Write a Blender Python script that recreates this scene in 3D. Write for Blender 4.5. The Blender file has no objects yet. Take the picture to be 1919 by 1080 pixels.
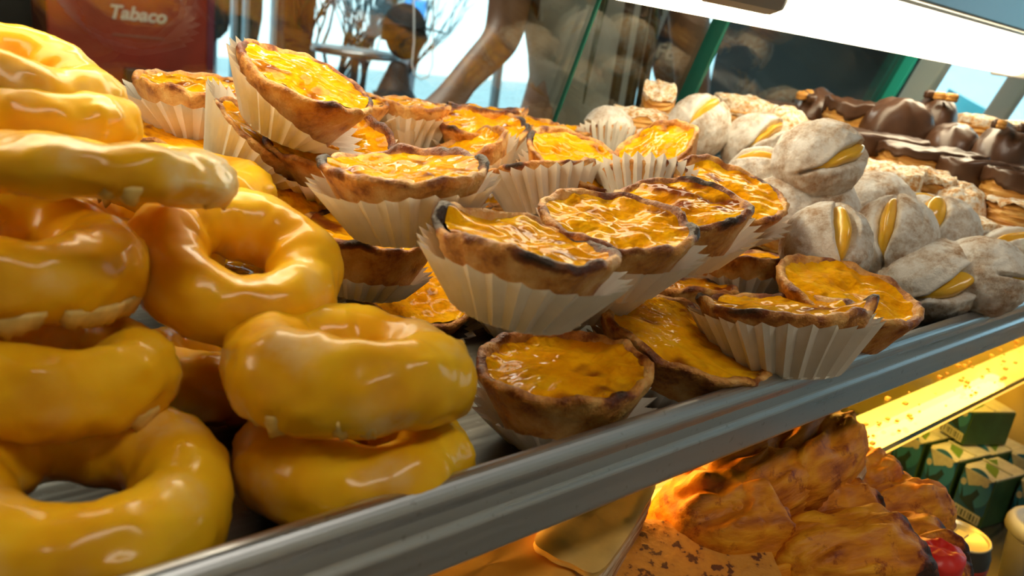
import bpy, bmesh, math, random
import numpy as np
from mathutils import Vector, Matrix, noise

# ------------------------------------------------------------------ camera, world, lights, exposure
ZC = 1.2                                   # eye height above the shop floor
FPX = 1500.0                               # focal length in pixels of the 1919 px wide frame
_X = np.array([1776.5, 240.0, -FPX]); _X /= np.linalg.norm(_X)
_Z = np.array([0.14, 1.0, (240 + 0.14*1776.5)/FPX]); _Z /= np.linalg.norm(_Z)
_Y = np.cross(_Z, _X)
CM = np.array([_X, _Y, _Z])                # camera axes -> world axes (X along the counter, Y to the customers, Z up)
scene = bpy.context.scene
C = scene.collection
cam_d = bpy.data.cameras.new('camera'); cam = bpy.data.objects.new('camera', cam_d); C.objects.link(cam)
cam.matrix_world = Matrix.Translation((0, 0, ZC)) @ Matrix([list(r) for r in CM]).to_4x4()
cam_d.sensor_width = 36.0; cam_d.lens = 36.0*FPX/1919.0
cam_d.clip_start = 0.01; cam_d.clip_end = 100
cam_d.dof.use_dof = True; cam_d.dof.focus_distance = 0.43; cam_d.dof.aperture_fstop = 12.0
scene.camera = cam
vs = scene.view_settings
vs.view_transform = 'Standard'; vs.look = 'None'; vs.gamma = 1.0; vs.exposure = 0.0; vs.use_curve_mapping = False
scene.cycles.use_denoising = True
scene.cycles.max_bounces = 10; scene.cycles.transparent_max_bounces = 24
scene.cycles.sample_clamp_indirect = 6.0
scene.cycles.caustics_reflective = False; scene.cycles.caustics_refractive = False
world = bpy.data.worlds.new('sky'); scene.world = world; world.use_nodes = True
bg = world.node_tree.nodes['Background']; bg.inputs[0].default_value = (0.56, 0.86, 1.0, 1); bg.inputs[1].default_value = 2.3
TUBE_TOP, TUBE_LOW, TUBE_MID, ROOM = 10.0, 1.7, 24.0, 13.0
sun_d = bpy.data.lights.new('sun', 'SUN'); sun_d.energy = 7.0; sun_d.angle = 0.01; sun_d.color = (1.0, 0.96, 0.9)
sun = bpy.data.objects.new('sun', sun_d); C.objects.link(sun); sun.rotation_euler = Vector((-0.35, -0.62, 0.75)).to_track_quat('Z', 'Y').to_euler()
def area_light(name, loc, size, power, col, rot=(0, 0, 0)):
    l = bpy.data.lights.new(name, 'AREA'); l.shape = 'RECTANGLE'; l.size, l.size_y = size; l.energy = power; l.color = col
    o = bpy.data.objects.new(name, l); C.objects.link(o); o.location = loc; o.rotation_euler = rot
    return o
area_light('fill_light_staff', (0.3, -0.7, 2.78), (1.2, 0.3), ROOM, (1.0, 0.90, 0.74))  # added fill for the donut fronts, no lamp known here
area_light('fill_light_shop', (1.0, 2.6, 2.80), (2.0, 0.4), 55.0, (1.0, 0.93, 0.82))  # added fill to brighten the red machine and the customer

# ------------------------------------------------------------------ pixel helpers
def ray(px, py): return CM @ np.array([(px-959.5)/FPX, (540-py)/FPX, -1.0])
def at(px, py, d): p = ray(px, py)*d; return Vector((p[0], p[1], p[2]+ZC))
def on_z(px, py, z): r = ray(px, py); p = r*(z/r[2]); return Vector((p[0], p[1], p[2]+ZC))
def on_y(px, py, y): r = ray(px, py); p = r*(y/r[1]); return Vector((p[0], p[1], p[2]+ZC))
def view_axes(px, py):
    v = Vector(ray(px, py)).normalized()
    up = Vector(CM[:, 1]); up = (up - v*up.dot(v)).normalized()
    rt = v.cross(up).normalized()
    return v, rt, up
def img_dir(px, py, ang):                 # direction in the picture, degrees counter-clockwise from right
    v, rt, up = view_axes(px, py); a = math.radians(ang)
    return rt*math.cos(a) + up*math.sin(a)
def disc_normal(px, py, q, a):            # apparent minor/major ratio and clockwise tilt of a disc -> its normal
    v, rt, up = view_axes(px, py)
    return (v*(-q) + img_dir(px, py, 90-a)*math.sqrt(max(0, 1-q*q))).normalized()
def frame_from_normal(n, spin=0.0):
    n = n.normalized()
    x = Vector((1, 0, 0)); x = (x - n*x.dot(n)).normalized(); y = n.cross(x)
    m = Matrix((x, y, n)).transposed()
    return m.to_4x4() @ Matrix.Rotation(spin, 4, 'Z')
def frame_xy(x, z):
    z = z.normalized(); x = (x - z*x.dot(z)).normalized(); y = z.cross(x)
    return Matrix((x, y, z)).transposed().to_4x4()

# ------------------------------------------------------------------ object helpers
def mesh_from(name, verts, faces, smooth=True, attrs=None):
    me = bpy.data.meshes.new(name); me.from_pydata([tuple(v) for v in verts], [], faces); me.update()
    if smooth: me.polygons.foreach_set('use_smooth', [True]*len(me.polygons))
    if smooth and name in ('pastry_layer', 'icing_top', 'pastry_body', 'folded_canopy', 'crust_flake'): me.set_sharp_from_angle(angle=math.radians(38))
    if attrs:
        for k, vals in attrs.items():
            a = me.attributes.new(k, 'FLOAT', 'POINT'); a.data.foreach_set('value', [float(x) for x in vals])
    return me
def obj(name, me, mat, parent=None):
    o = bpy.data.objects.new(name, me); C.objects.link(o)
    if mat is not None and len(me.materials) == 0: me.materials.append(mat)
    if parent is not None: o.parent = parent
    return o
def tag(o, label, cat, group=None, kind=None):
    o['label'] = label; o['category'] = cat
    if group: o['group'] = group
    if kind: o['kind'] = kind
    return o
def thing(name, label, cat, mat4=None, group=None):
    o = bpy.data.objects.new(name, None); C.objects.link(o); o.empty_display_size = 0.02
    if mat4 is not None: o.matrix_world = mat4
    return tag(o, label, cat, group)
def struct(name, me, mat, label=None):
    o = obj(name, me, mat); o['kind'] = 'structure'
    if label: o['label'] = label
    return o
def box_data(x0, x1, y0, y1, z0, z1, base=0):
    v = [(x0,y0,z0),(x1,y0,z0),(x1,y1,z0),(x0,y1,z0),(x0,y0,z1),(x1,y0,z1),(x1,y1,z1),(x0,y1,z1)]
    f = [(0,3,2,1),(4,5,6,7),(0,1,5,4),(1,2,6,5),(2,3,7,6),(3,0,4,7)]
    return v, [tuple(i+base for i in q) for q in f]
def box_mesh(name, *b, bevel=0.0):
    v, f = box_data(*b)
    me = mesh_from(name, v, f, False)
    if bevel: bevel_mesh(me, bevel)
    return me
def bevel_mesh(me, w, seg=2):
    bm = bmesh.new(); bm.from_mesh(me)
    bmesh.ops.bevel(bm, geom=list(bm.edges), offset=w, segments=seg, profile=0.5, affect='EDGES')
    bm.to_mesh(me); bm.free()
def boxes_mesh(name, bs):
    V, F = [], []
    for b in bs:
        v, f = box_data(*b, base=len(V)); V += v; F += f
    return mesh_from(name, V, F, False)
def tube_data(pts, rad, n=10, base=0, cap=True):
    pts = [Vector(p) for p in pts]; V, F = [], []
    rads = rad if isinstance(rad, (list, tuple)) else [rad]*len(pts)
    t = (pts[1]-pts[0]).normalized(); u = t.orthogonal().normalized()
    for i, p in enumerate(pts):
        if i < len(pts)-1: t = (pts[i+1]-pts[max(0, i-1)]).normalized()
        else: t = (pts[i]-pts[i-1]).normalized()
        u = (u - t*u.dot(t)).normalized(); w = t.cross(u)
        for k in range(n):
            a = 2*math.pi*k/n; V.append(p + (u*math.cos(a)+w*math.sin(a))*rads[i])
    for i in range(len(pts)-1):
        for k in range(n):
            F.append((base+i*n+k, base+i*n+(k+1)%n, base+(i+1)*n+(k+1)%n, base+(i+1)*n+k))
    if cap:
        F.append(tuple(base+k for k in reversed(range(n)))); F.append(tuple(base+(len(pts)-1)*n+k for k in range(n)))
    return V, F
def tube_mesh(name, pts, rad, n=10):
    V, F = tube_data(pts, rad, n); return mesh_from(name, V, F)
def lathe_mesh(name, prof, n=48, caps=True):
    V, F = [], []
    for r, z in prof:
        for k in range(n):
            a = 2*math.pi*k/n; V.append((r*math.cos(a), r*math.sin(a), z))
    m = len(prof)
    for i in range(m-1):
        for k in range(n): F.append((i*n+k, i*n+(k+1)%n, (i+1)*n+(k+1)%n, (i+1)*n+k))
    if caps: F.append(tuple(reversed(range(n)))); F.append(tuple((m-1)*n+k for k in range(n)))
    return mesh_from(name, V, F)
def nz(x, y, z, seed=0.0): return noise.noise(Vector((x+seed*7.31, y-seed*3.17, z+seed*5.77)))
def sm(a, b, x):
    t = min(1.0, max(0.0, (x-a)/(b-a))); return t*t*(3-2*t)

# ------------------------------------------------------------------ materials
def new_mat(name):
    m = bpy.data.materials.new(name); m.use_nodes = True
    nt = m.node_tree; b = nt.nodes['Principled BSDF']; return m, nt, b
def N(nt, t, **kw):
    n = nt.nodes.new(t)
    for k, v in kw.items(): setattr(n, k, v)
    return n
def ramp(nt, fac, stops):
    r = N(nt, 'ShaderNodeValToRGB'); e = r.color_ramp.elements
    while len(e) < len(stops): e.new(0.5)
    for i, (p, c) in enumerate(stops): e[i].position = p; e[i].color = (*c, 1) if len(c) == 3 else c
    nt.links.new(fac, r.inputs[0]); return r.outputs[0]
def tex_noise(nt, scale, detail=3, rough=0.55, coord='Object'):
    tc = N(nt, 'ShaderNodeTexCoord'); n = N(nt, 'ShaderNodeTexNoise')
    n.inputs['Scale'].default_value = scale; n.inputs['Detail'].default_value = detail; n.inputs['Roughness'].default_value = rough
    nt.links.new(tc.outputs[coord], n.inputs['Vector']); return n.outputs['Fac']
def bump(nt, b, h, strength=0.3, dist=0.002):
    n = N(nt, 'ShaderNodeBump'); n.inputs['Strength'].default_value = strength; n.inputs['Distance'].default_value = dist
    nt.links.new(h, n.inputs['Height']); nt.links.new(n.outputs[0], b.inputs['Normal'])
def mixc(nt, fac, a, b):
    m = N(nt, 'ShaderNodeMix', data_type='RGBA')
    for s, v in ((0, fac), (6, a), (7, b)):
        if isinstance(v, (int, float)): m.inputs[s].default_value = v
        elif isinstance(v, tuple): m.inputs[s].default_value = (*v, 1)
        else: nt.links.new(v, m.inputs[s])
    return m.outputs[2]
def attr(nt, name): n = N(nt, 'ShaderNodeAttribute', attribute_name=name); return n.outputs['Fac']
def math_n(nt, op, a, b=None):
    n = N(nt, 'ShaderNodeMath', operation=op)
    for i, v in enumerate((a, b)):
        if v is None: continue
        if isinstance(v, (int, float)): n.inputs[i].default_value = v
        else: nt.links.new(v, n.inputs[i])
    return n.outputs[0]
def plain(name, col, rough=0.5, metal=0.0, noise_amt=0.0, scale=20, spec=0.5):
    m, nt, b = new_mat(name); b.inputs['Roughness'].default_value = rough; b.inputs['Metallic'].default_value = metal
    b.inputs['Specular IOR Level'].default_value = spec
    if noise_amt:
        f = tex_noise(nt, scale, 4)
        dark = tuple(c*(1-noise_amt) for c in col)
        nt.links.new(ramp(nt, f, [(0.3, dark), (0.7, col)]), b.inputs['Base Color'])
    else: b.inputs['Base Color'].default_value = (*col, 1)
    return m
def emit(name, col, s):
    m, nt, b = new_mat(name); b.inputs['Base Color'].default_value = (0.8, 0.8, 0.8, 1)
    b.inputs['Emission Color'].default_value = (*col, 1); b.inputs['Emission Strength'].default_value = s; return m

def glaze_mat():
    m, nt, b = new_mat('donut_glaze')
    f = tex_noise(nt, 28, 3); base = ramp(nt, f, [(0.3, (0.70, 0.31, 0.004)), (0.5, (0.85, 0.44, 0.008)), (0.72, (0.93, 0.57, 0.022))])
    fr = attr(nt, 'frost'); fr2 = math_n(nt, 'MULTIPLY', fr, ramp(nt, tex_noise(nt, 130, 3), [(0.35, (0.2,)*3), (0.6, (1.0,)*3)]))
    col = mixc(nt, fr2, base, (0.86, 0.72, 0.42)); nt.links.new(col, b.inputs['Base Color'])
    b.inputs['Roughness'].default_value = 0.5; b.inputs['Specular IOR Level'].default_value = 0.05; b.inputs['Coat Weight'].default_value = 0.5; b.inputs['Coat Roughness'].default_value = 0.17
    b.inputs['Subsurface Weight'].default_value = 0.3; b.inputs['Subsurface Radius'].default_value = (1.0, 0.5, 0.1); b.inputs['Subsurface Scale'].default_value = 0.006
    bump(nt, b, tex_noise(nt, 55, 2, 0.4), 0.25, 0.003); return m
def custard_mat():
    m, nt, b = new_mat('custard')
    f = tex_noise(nt, 45, 3); base = ramp(nt, f, [(0.32, (0.74, 0.28, 0.003)), (0.5, (0.86, 0.38, 0.004)), (0.7, (0.92, 0.48, 0.010))])
    col = mixc(nt, attr(nt, 'burn'), base, (0.20, 0.042, 0.006)); nt.links.new(col, b.inputs['Base Color'])
    b.inputs['Roughness'].default_value = 0.5; b.inputs['Specular IOR Level'].default_value = 0.0; b.inputs['Coat Weight'].default_value = 0.42; b.inputs['Coat IOR'].default_value = 1.33; b.inputs['Coat Roughness'].default_value = 0.05
    b.inputs['Subsurface Weight'].default_value = 0.3; b.inputs['Subsurface Radius'].default_value = (1.0, 0.45, 0.06); b.inputs['Subsurface Scale'].default_value = 0.005
    bump(nt, b, tex_noise(nt, 190, 2, 0.5), 0.7, 0.004); return m
def crust_mat(name='tart_crust', gold=(0.66, 0.29, 0.055), pale=(0.82, 0.50, 0.17)):
    m, nt, b = new_mat(name)
    f = tex_noise(nt, 70, 5, 0.65); base = ramp(nt, f, [(0.34, (0.30, 0.085, 0.010)), (0.48, gold), (0.66, pale)])
    bn = math_n(nt, 'ADD', attr(nt, 'burn'), math_n(nt, 'MULTIPLY', math_n(nt, 'SUBTRACT', tex_noise(nt, 110, 5, 0.65), 0.5), 1.1))
    bc = ramp(nt, bn, [(0.30, (1, 1, 1)), (0.55, (0.36, 0.19, 0.10)), (0.95, (0.06, 0.045, 0.04))])
    mu = N(nt, 'ShaderNodeMix', data_type='RGBA', blend_type='MULTIPLY'); mu.inputs[0].default_value = 1
    nt.links.new(base, mu.inputs[6]); nt.links.new(bc, mu.inputs[7]); nt.links.new(mu.outputs[2], b.inputs['Base Color'])
    b.inputs['Roughness'].default_value = 0.42; b.inputs['Subsurface Weight'].default_value = 0.1; b.inputs['Subsurface Scale'].default_value = 0.003
    bump(nt, b, tex_noise(nt, 160, 5, 0.65), 0.9, 0.003); return m
def paper_mat():
    m, nt, b = new_mat('liner_paper')
    out = nt.nodes['Material Output']; nt.nodes.remove(b)
    d = N(nt, 'ShaderNodeBsdfDiffuse'); t = N(nt, 'ShaderNodeBsdfTranslucent'); mx = N(nt, 'ShaderNodeMixShader'); mx.inputs[0].default_value = 0.22
    col = ramp(nt, tex_noise(nt, 60, 3), [(0.3, (0.80, 0.76, 0.66)), (0.7, (0.90, 0.87, 0.79))])
    nt.links.new(col, d.inputs[0]); nt.links.new(col, t.inputs[0])
    nt.links.new(d.outputs[0], mx.inputs[1]); nt.links.new(t.outputs[0], mx.inputs[2]); nt.links.new(mx.outputs[0], out.inputs[0]); return m
def powder_mat():
    m, nt, b = new_mat('powdered_bun')
    f = tex_noise(nt, 48, 8, 0.78); col = ramp(nt, f, [(0.35, (0.44, 0.26, 0.14)), (0.45, (0.68, 0.58, 0.48)), (0.56, (0.90, 0.87, 0.83))])
    nt.links.new(col, b.inputs['Base Color']); b.inputs['Roughness'].default_value = 0.95; b.inputs['Specular IOR Level'].default_value = 0.1
    bump(nt, b, tex_noise(nt, 130, 8, 0.75), 0.7, 0.004); return m
def cream_mat():
    m, nt, b = new_mat('egg_cream')
    col = ramp(nt, tex_noise(nt, 60, 2), [(0.3, (0.78, 0.40, 0.015)), (0.7, (0.90, 0.56, 0.05))]); nt.links.new(col, b.inputs['Base Color'])
    b.inputs['Roughness'].default_value = 0.28; b.inputs['Coat Weight'].default_value = 0.5; b.inputs['Coat Roughness'].default_value = 0.1
    b.inputs['Subsurface Weight'].default_value = 0.25; b.inputs['Subsurface Radius'].default_value = (1, .5, .1); b.inputs['Subsurface Scale'].default_value = 0.005; return m
def choc_mat():
    m, nt, b = new_mat('chocolate')
    col = ramp(nt, tex_noise(nt, 40, 3), [(0.3, (0.060, 0.024, 0.010)), (0.7, (0.115, 0.052, 0.026))]); nt.links.new(col, b.inputs['Base Color'])
    b.inputs['Roughness'].default_value = 0.34; b.inputs['Specular IOR Level'].default_value = 0.6
    bump(nt, b, tex_noise(nt, 60, 2), 0.2, 0.003); return m
def puff_mat(name, a, bcol, c, rough=0.5, grain=(40, 40, 330), bs=0.6, burnmul=1.0):
    m, nt, b = new_mat(name)
    tc = N(nt, 'ShaderNodeTexCoord'); mp = N(nt, 'ShaderNodeMapping'); mp.inputs['Scale'].default_value = grain
    nt.links.new(tc.outputs['Object'], mp.inputs[0]); n = N(nt, 'ShaderNodeTexNoise'); n.inputs['Scale'].default_value = 1.0; n.inputs['Detail'].default_value = 4
    nt.links.new(mp.outputs[0], n.inputs['Vector'])
    base = ramp(nt, n.outputs['Fac'], [(0.3, a), (0.5, bcol), (0.7, c)])
    bn = math_n(nt, 'ADD', attr(nt, 'burn'), math_n(nt, 'MULTIPLY', math_n(nt, 'SUBTRACT', tex_noise(nt, 60, 6, 0.7), 0.5), 1.1*burnmul))
    bc = ramp(nt, bn, [(0.25, (1, 1, 1)), (0.6, (0.42, 0.20, 0.10)), (1.0, (0.05, 0.03, 0.022))])
    mu = N(nt, 'ShaderNodeMix', data_type='RGBA', blend_type='MULTIPLY'); mu.inputs[0].default_value = 1
    nt.links.new(base, mu.inputs[6]); nt.links.new(bc, mu.inputs[7]); nt.links.new(mu.outputs[2], b.inputs['Base Color'])
    b.inputs['Roughness'].default_value = rough
    bump(nt, b, n.outputs['Fac'], bs, 0.003); return m
def sugar_mat():
    m, nt, b = new_mat('sugar_crust')
    col = ramp(nt, tex_noise(nt, 170, 4, 0.7), [(0.38, (0.62, 0.28, 0.07)), (0.5, (0.86, 0.66, 0.42)), (0.6, (0.95, 0.90, 0.82))]); nt.links.new(col, b.inputs['Base Color'])
    b.inputs['Roughness'].default_value = 0.7; bump(nt, b, tex_noise(nt, 260, 3, 0.7), 0.9, 0.003); return m
def dotted_mat():
    m, nt, b = new_mat('cinnamon_top')
    n1 = tex_noise(nt, 170, 3, 0.5); col = ramp(nt, n1, [(0.42, (0.66, 0.27, 0.03)), (0.58, (0.58, 0.22, 0.025)), (0.63, (0.13, 0.035, 0.008))])
    nt.links.new(col, b.inputs['Base Color']); b.inputs['Roughness'].default_value = 0.6; bump(nt, b, n1, 0.5, 0.003); return m
def glass_mat(name='thin_glass', tint=(0.90, 0.97, 0.95), boost=1.0, smear=False):
    m, nt, b = new_mat(name); out = nt.nodes['Material Output']; nt.nodes.remove(b)
    t = N(nt, 'ShaderNodeBsdfTransparent'); t.inputs[0].default_value = (*tint, 1)
    g = N(nt, 'ShaderNodeBsdfGlossy'); g.inputs['Roughness'].default_value = 0.02
    lw = N(nt, 'ShaderNodeLayerWeight'); lw.inputs[0].default_value = 0.5
    p = math_n(nt, 'POWER', lw.outputs['Facing'], 5.0); s = math_n(nt, 'MULTIPLY_ADD', p, 0.95*boost)
    s.node.inputs[2].default_value = 0.045*boost
    mx = N(nt, 'ShaderNodeMixShader'); nt.links.new(s, mx.inputs[0]); nt.links.new(t.outputs[0], mx.inputs[1]); nt.links.new(g.outputs[0], mx.inputs[2])
    nt.links.new(mx.outputs[0], out.inputs[0]); return m
def brushed(name, col=(0.60, 0.62, 0.65), rough=0.28):
    m, nt, b = new_mat(name); b.inputs['Metallic'].default_value = 1.0
    tc = N(nt, 'ShaderNodeTexCoord'); mp = N(nt, 'ShaderNodeMapping'); mp.inputs['Scale'].default_value = (6, 260, 260); nt.links.new(tc.outputs['Object'], mp.inputs[0])
    n = N(nt, 'ShaderNodeTexNoise'); n.inputs['Scale'].default_value = 1; n.inputs['Detail'].default_value = 4; nt.links.new(mp.outputs[0], n.inputs['Vector'])
    sp = tex_noise(nt, 300, 2); col2 = mixc(nt, ramp(nt, sp, [(0.66, (0,)*3), (0.72, (0.35,)*3)]), col, (0.25, 0.25, 0.25))
    nt.links.new(col2, b.inputs['Base Color'])
    nt.links.new(ramp(nt, n.outputs['Fac'], [(0.3, (rough*0.8,)*3), (0.7, (rough*1.35,)*3)]), b.inputs['Roughness'])
    bump(nt, b, tex_noise(nt, 18, 2), 0.03, 0.003); return m

GLAZE, CUSTARD, CRUST, PAPER = glaze_mat(), custard_mat(), crust_mat(), paper_mat()
POWDER, CREAM, CHOC, SUGAR, DOTS = powder_mat(), cream_mat(), choc_mat(), sugar_mat(), dotted_mat()
PUFF = puff_mat('puff_pastry', (0.42, 0.15, 0.02), (0.66, 0.32, 0.06), (0.82, 0.52, 0.16))
ROAST = puff_mat('roasted_pastry', (0.34, 0.075, 0.004), (0.66, 0.21, 0.007), (0.84, 0.36, 0.014), 0.55, (30, 110, 110), 0.8, 3.0)
ROAST.node_tree.nodes['Principled BSDF'].inputs['Specular IOR Level'].default_value = 0.3
SLICE = puff_mat('slice_sides', (0.30, 0.13, 0.05), (0.56, 0.34, 0.18), (0.84, 0.72, 0.54), 0.7)
ICING = plain('slice_icing', (0.72, 0.42, 0.10), 0.5, noise_amt=0.25, scale=50)
FRINGE = plain('dried_glaze', (0.82, 0.55, 0.15), 0.45, noise_amt=0.35, scale=140)
TRAY = brushed('tray_aluminium', (0.62, 0.65, 0.69), 0.33); SHEET = brushed('tray_sheet_shaded', (0.13, 0.12, 0.10), 0.5); STEEL = brushed('counter_steel', (0.42, 0.41, 0.38), 0.35)  # tray sheet coloured dark to stand in for shade between the donuts
RAIL = plain('rail_aluminium', (0.42, 0.50, 0.55), 0.35, 0.8)
GLASS = glass_mat('display_glass', (0.93, 0.98, 0.97), 1.7)
SHELFG = glass_mat('shelf_glass', (0.90, 0.97, 0.93), 1.0); WINDOWG = glass_mat('window_glass', (0.90, 0.97, 0.98), 1.0)
EDGE = plain('glass_edge_green', (0.008, 0.10, 0.075), 0.2)
BACKLITEDGE = plain('glass_edge_backlit', (0.02, 0.42, 0.34), 0.25)  # backlight painted into this glass edge as a brighter teal

# ------------------------------------------------------------------ the shop around the counter
DARKWALL = plain('dark_wall', (0.035, 0.03, 0.02), 0.6, noise_amt=0.4, scale=3)
PLASTER = plain('plaster', (0.55, 0.50, 0.40), 0.8, noise_amt=0.1, scale=5)
FLOORM = plain('floor_tiles', (0.20, 0.17, 0.14), 0.35, noise_amt=0.2, scale=4)
FRAMEM = plain('window_frame_paint', (0.42, 0.50, 0.54), 0.4)
WHITEFR = plain('white_frame_paint', (0.85, 0.87, 0.88), 0.35)
SILLM = plain('sill_wall_grey', (0.16, 0.22, 0.235), 0.6, noise_amt=0.3, scale=3)
X0, X1, Y0, Y1, ZT = -2.2, 5.8, -1.6, 4.7, 2.85
struct('floor', box_mesh('floor', X0, X1, Y0, Y1, -0.1, 0.0), FLOORM)
struct('ceiling', box_mesh('ceiling', X0, X1, Y0, Y1, ZT, ZT+0.1), PLASTER)
struct('wall_left', box_mesh('wall_left', X0-0.1, X0, Y0, Y1, 0, ZT), PLASTER)
struct('wall_staff', box_mesh('wall_staff', X0, X1, Y0-0.1, Y0, 0, ZT), PLASTER)
# street facade: solid wall at the left, glazing to the right
struct('wall_street', boxes_mesh('wall_street', [(X0, 1.66, Y1, Y1+0.1, 0, ZT), (1.66, X1+0.1, Y1, Y1+0.1, 2.5, ZT)]), DARKWALL)
struct('wall_street_sill', box_mesh('wall_street_sill', 2.26, X1, Y1, Y1+0.1, 0, 0.25), SILLM)
struct('wall_side', boxes_mesh('wall_side', [(X1, X1+0.1, Y0, Y1, 2.5, ZT), (X1, X1+0.1, Y0, Y1, 0, 0.75), (X1, X1+0.1, 2.5, 4.25, 0.75, 2.5)]), DARKWALL)
def glazing(name, axis, a0, a1, c, z0, z1, muls, mat, wid=0.05):
    root = struct(name, boxes_mesh('frame', [(a0, a1, c+0.03, c+0.08, z0, z0+wid), (a0, a1, c+0.03, c+0.08, z1-wid, z1)] if axis == 'x' else
                                   [(c+0.03, c+0.08, a0, a1, z0, z0+wid), (c+0.03, c+0.08, a0, a1, z1-wid, z1)]), mat)
    for m in muls:
        b = (m-wid/2, m+wid/2, c+0.03, c+0.08, z0+wid, z1-wid) if axis == 'x' else (c+0.03, c+0.08, m-wid/2, m+wid/2, z0+wid, z1-wid)
        obj('mullion', box_mesh('mullion', *b), mat, root)
    edges = [a0]+list(muls)+[a1]
    for i in range(len(edges)-1):
        b = (edges[i], edges[i+1], c+0.05, c+0.056, z0+wid, z1-wid) if axis == 'x' else (c+0.05, c+0.056, edges[i], edges[i+1], z0+wid, z1-wid)
        obj('pane', box_mesh('pane', *b), WINDOWG, root)
    return root
glazing('window_1', 'x', 2.26, X1, Y1, 0.25, 2.5, [3.9], FRAMEM)
glazing('door_1', 'x', 1.68, 2.24, Y1, 0.0, 2.5, [1.74, 1.90, 1.97, 2.14], FRAMEM, 0.022)
glazing('window_2', 'y', Y0, 2.5, X1, 0.75, 2.5, [-0.7, 0.15, 1.0, 1.75], WHITEFR, 0.09)

glazing('window_3', 'y', 4.25, Y1, X1, 0.75, 2.5, [], WHITEFR, 0.05)
# outdoors
struct('ground', box_mesh('ground', -14, 26, Y1+0.1, 30, -0.2, -0.1), plain('street_paving', (0.26, 0.34, 0.36), 0.8, noise_amt=0.15, scale=2))
struct('ground_side', box_mesh('ground_side', X1+0.1, 26, -14, Y1+0.1, -0.2, -0.1), bpy.data.materials['street_paving'])
bld = thing('building', 'white street building with small windows seen through the shop window', 'building', Matrix.Translation((6.5, 16, -0.1)))
obj('wall', box_mesh('wall', -9, 9, 0, 2, 0, 7), plain('white_render', (0.88, 0.90, 0.90), 0.8, noise_amt=0.08, scale=1), bld)
for wx in (-4.4, -1.9, 0.7, 3.4):
    w = obj('window', box_mesh('window', wx, wx+1.1, -0.06, -0.003, 1.5, 2.5), plain('shutter', (0.50, 0.56, 0.57), 0.6), bld)
    for k in range(3): obj('shutter_slat', box_mesh('shutter_slat', wx+0.08, wx+1.02, -0.09, -0.062, 1.62+k*0.28, 1.80+k*0.28), WHITEFR, w)

# ------------------------------------------------------------------ display case
TZ = ZC - 0.1458                # rim top of the pastry tray
FZ = ZC - 0.1775                # tray floor
RY = 0.1778                     # front of the tray rim
YB = 0.64                       # foot of the slanted front glass
TILT = math.radians(17)
CX0, CX1 = -0.35, 1.25
tray = thing('baking_tray', 'long aluminium baking tray heaped with pastries, rolled front rim', 'tray', Matrix.Translation((0, 0, 0)))
def extrude_profile(name, prof, x0, x1, seg=1):
    V, F = [], []; m = len(prof)
    for i in range(seg+1):
        x = x0+(x1-x0)*i/seg
        for (y, z) in prof: V.append((x, y, z))
    for i in range(seg):
        for j in range(m): F.append((i*m+j, i*m+(j+1) % m, (i+1)*m+(j+1) % m, (i+1)*m+j))
    F.append(tuple(range(m))); F.append(tuple(seg*m+j for j in reversed(range(m))))
    me = mesh_from(name, V, F, False); return me
lip = [(RY+0.0050-0.0052*math.cos(a), TZ-0.0052+0.0052*math.sin(a)) for a in [math.radians(x) for x in range(-40, 200, 15)]]
prof = [(RY+0.0012, TZ-0.0349), (RY-0.0002, TZ-0.0335), (RY-0.0004, TZ-0.0185), (RY+0.0012, TZ-0.0165), (RY+0.0016, TZ-0.0105)] + lip + \
       [(RY+0.0105, TZ-0.012), (RY+0.0125, TZ-0.030), (RY+0.0125, TZ-0.0349)]
rim = obj('front_rim', extrude_profile('front_rim', prof, CX0+0.05, CX1-0.03), TRAY, tray)
md = rim.modifiers.new('bev', 'BEVEL'); md.width = 0.0012; md.segments = 2; md.limit_method = 'ANGLE'; md.angle_limit = math.radians(25)
obj('floor_sheet', box_mesh('floor_sheet', CX0+0.05, CX1-0.03, RY+0.0125, 0.60, FZ-0.0025, FZ-0.0003), SHEET, tray)
obj('back_rim', box_mesh('back_rim', CX0+0.05, CX1-0.03, 0.60, 0.612, FZ-0.0025, TZ, bevel=0.003), TRAY, tray)
for x in (CX0+0.042, CX1-0.03): obj('end_rim', box_mesh('end_rim', x, x+0.008, RY+0.012, 0.60, FZ-0.0025, TZ-0.004, bevel=0.002), TRAY, tray)
def glass_box(name, b, mat, edge, parent=None, big=None):
    me = box_mesh(name, *b); me.materials.append(mat); me.materials.append(edge)
    areas = [p.area for p in me.polygons]; top = sorted(areas)[-2]*0.98
    for p in me.polygons: p.material_index = 0 if p.area >= top else 1
    return obj(name, me, None, parent)
SZ = TZ-0.0352
s1 = glass_box('glass_shelf', (CX0, CX1, 0.205, 0.62, SZ-0.006, SZ), SHELFG, EDGE); tag(s1, 'upper glass shelf directly under the long pastry tray', 'shelf')
G2Z = ZC-0.30
s2 = glass_box('glass_shelf', (CX0, CX1-0.002, 0.238, 0.62, G2Z-0.006, G2Z), SHELFG, EDGE); tag(s2, 'lower glass shelf with green edge above the drink cartons', 'shelf')
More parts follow.
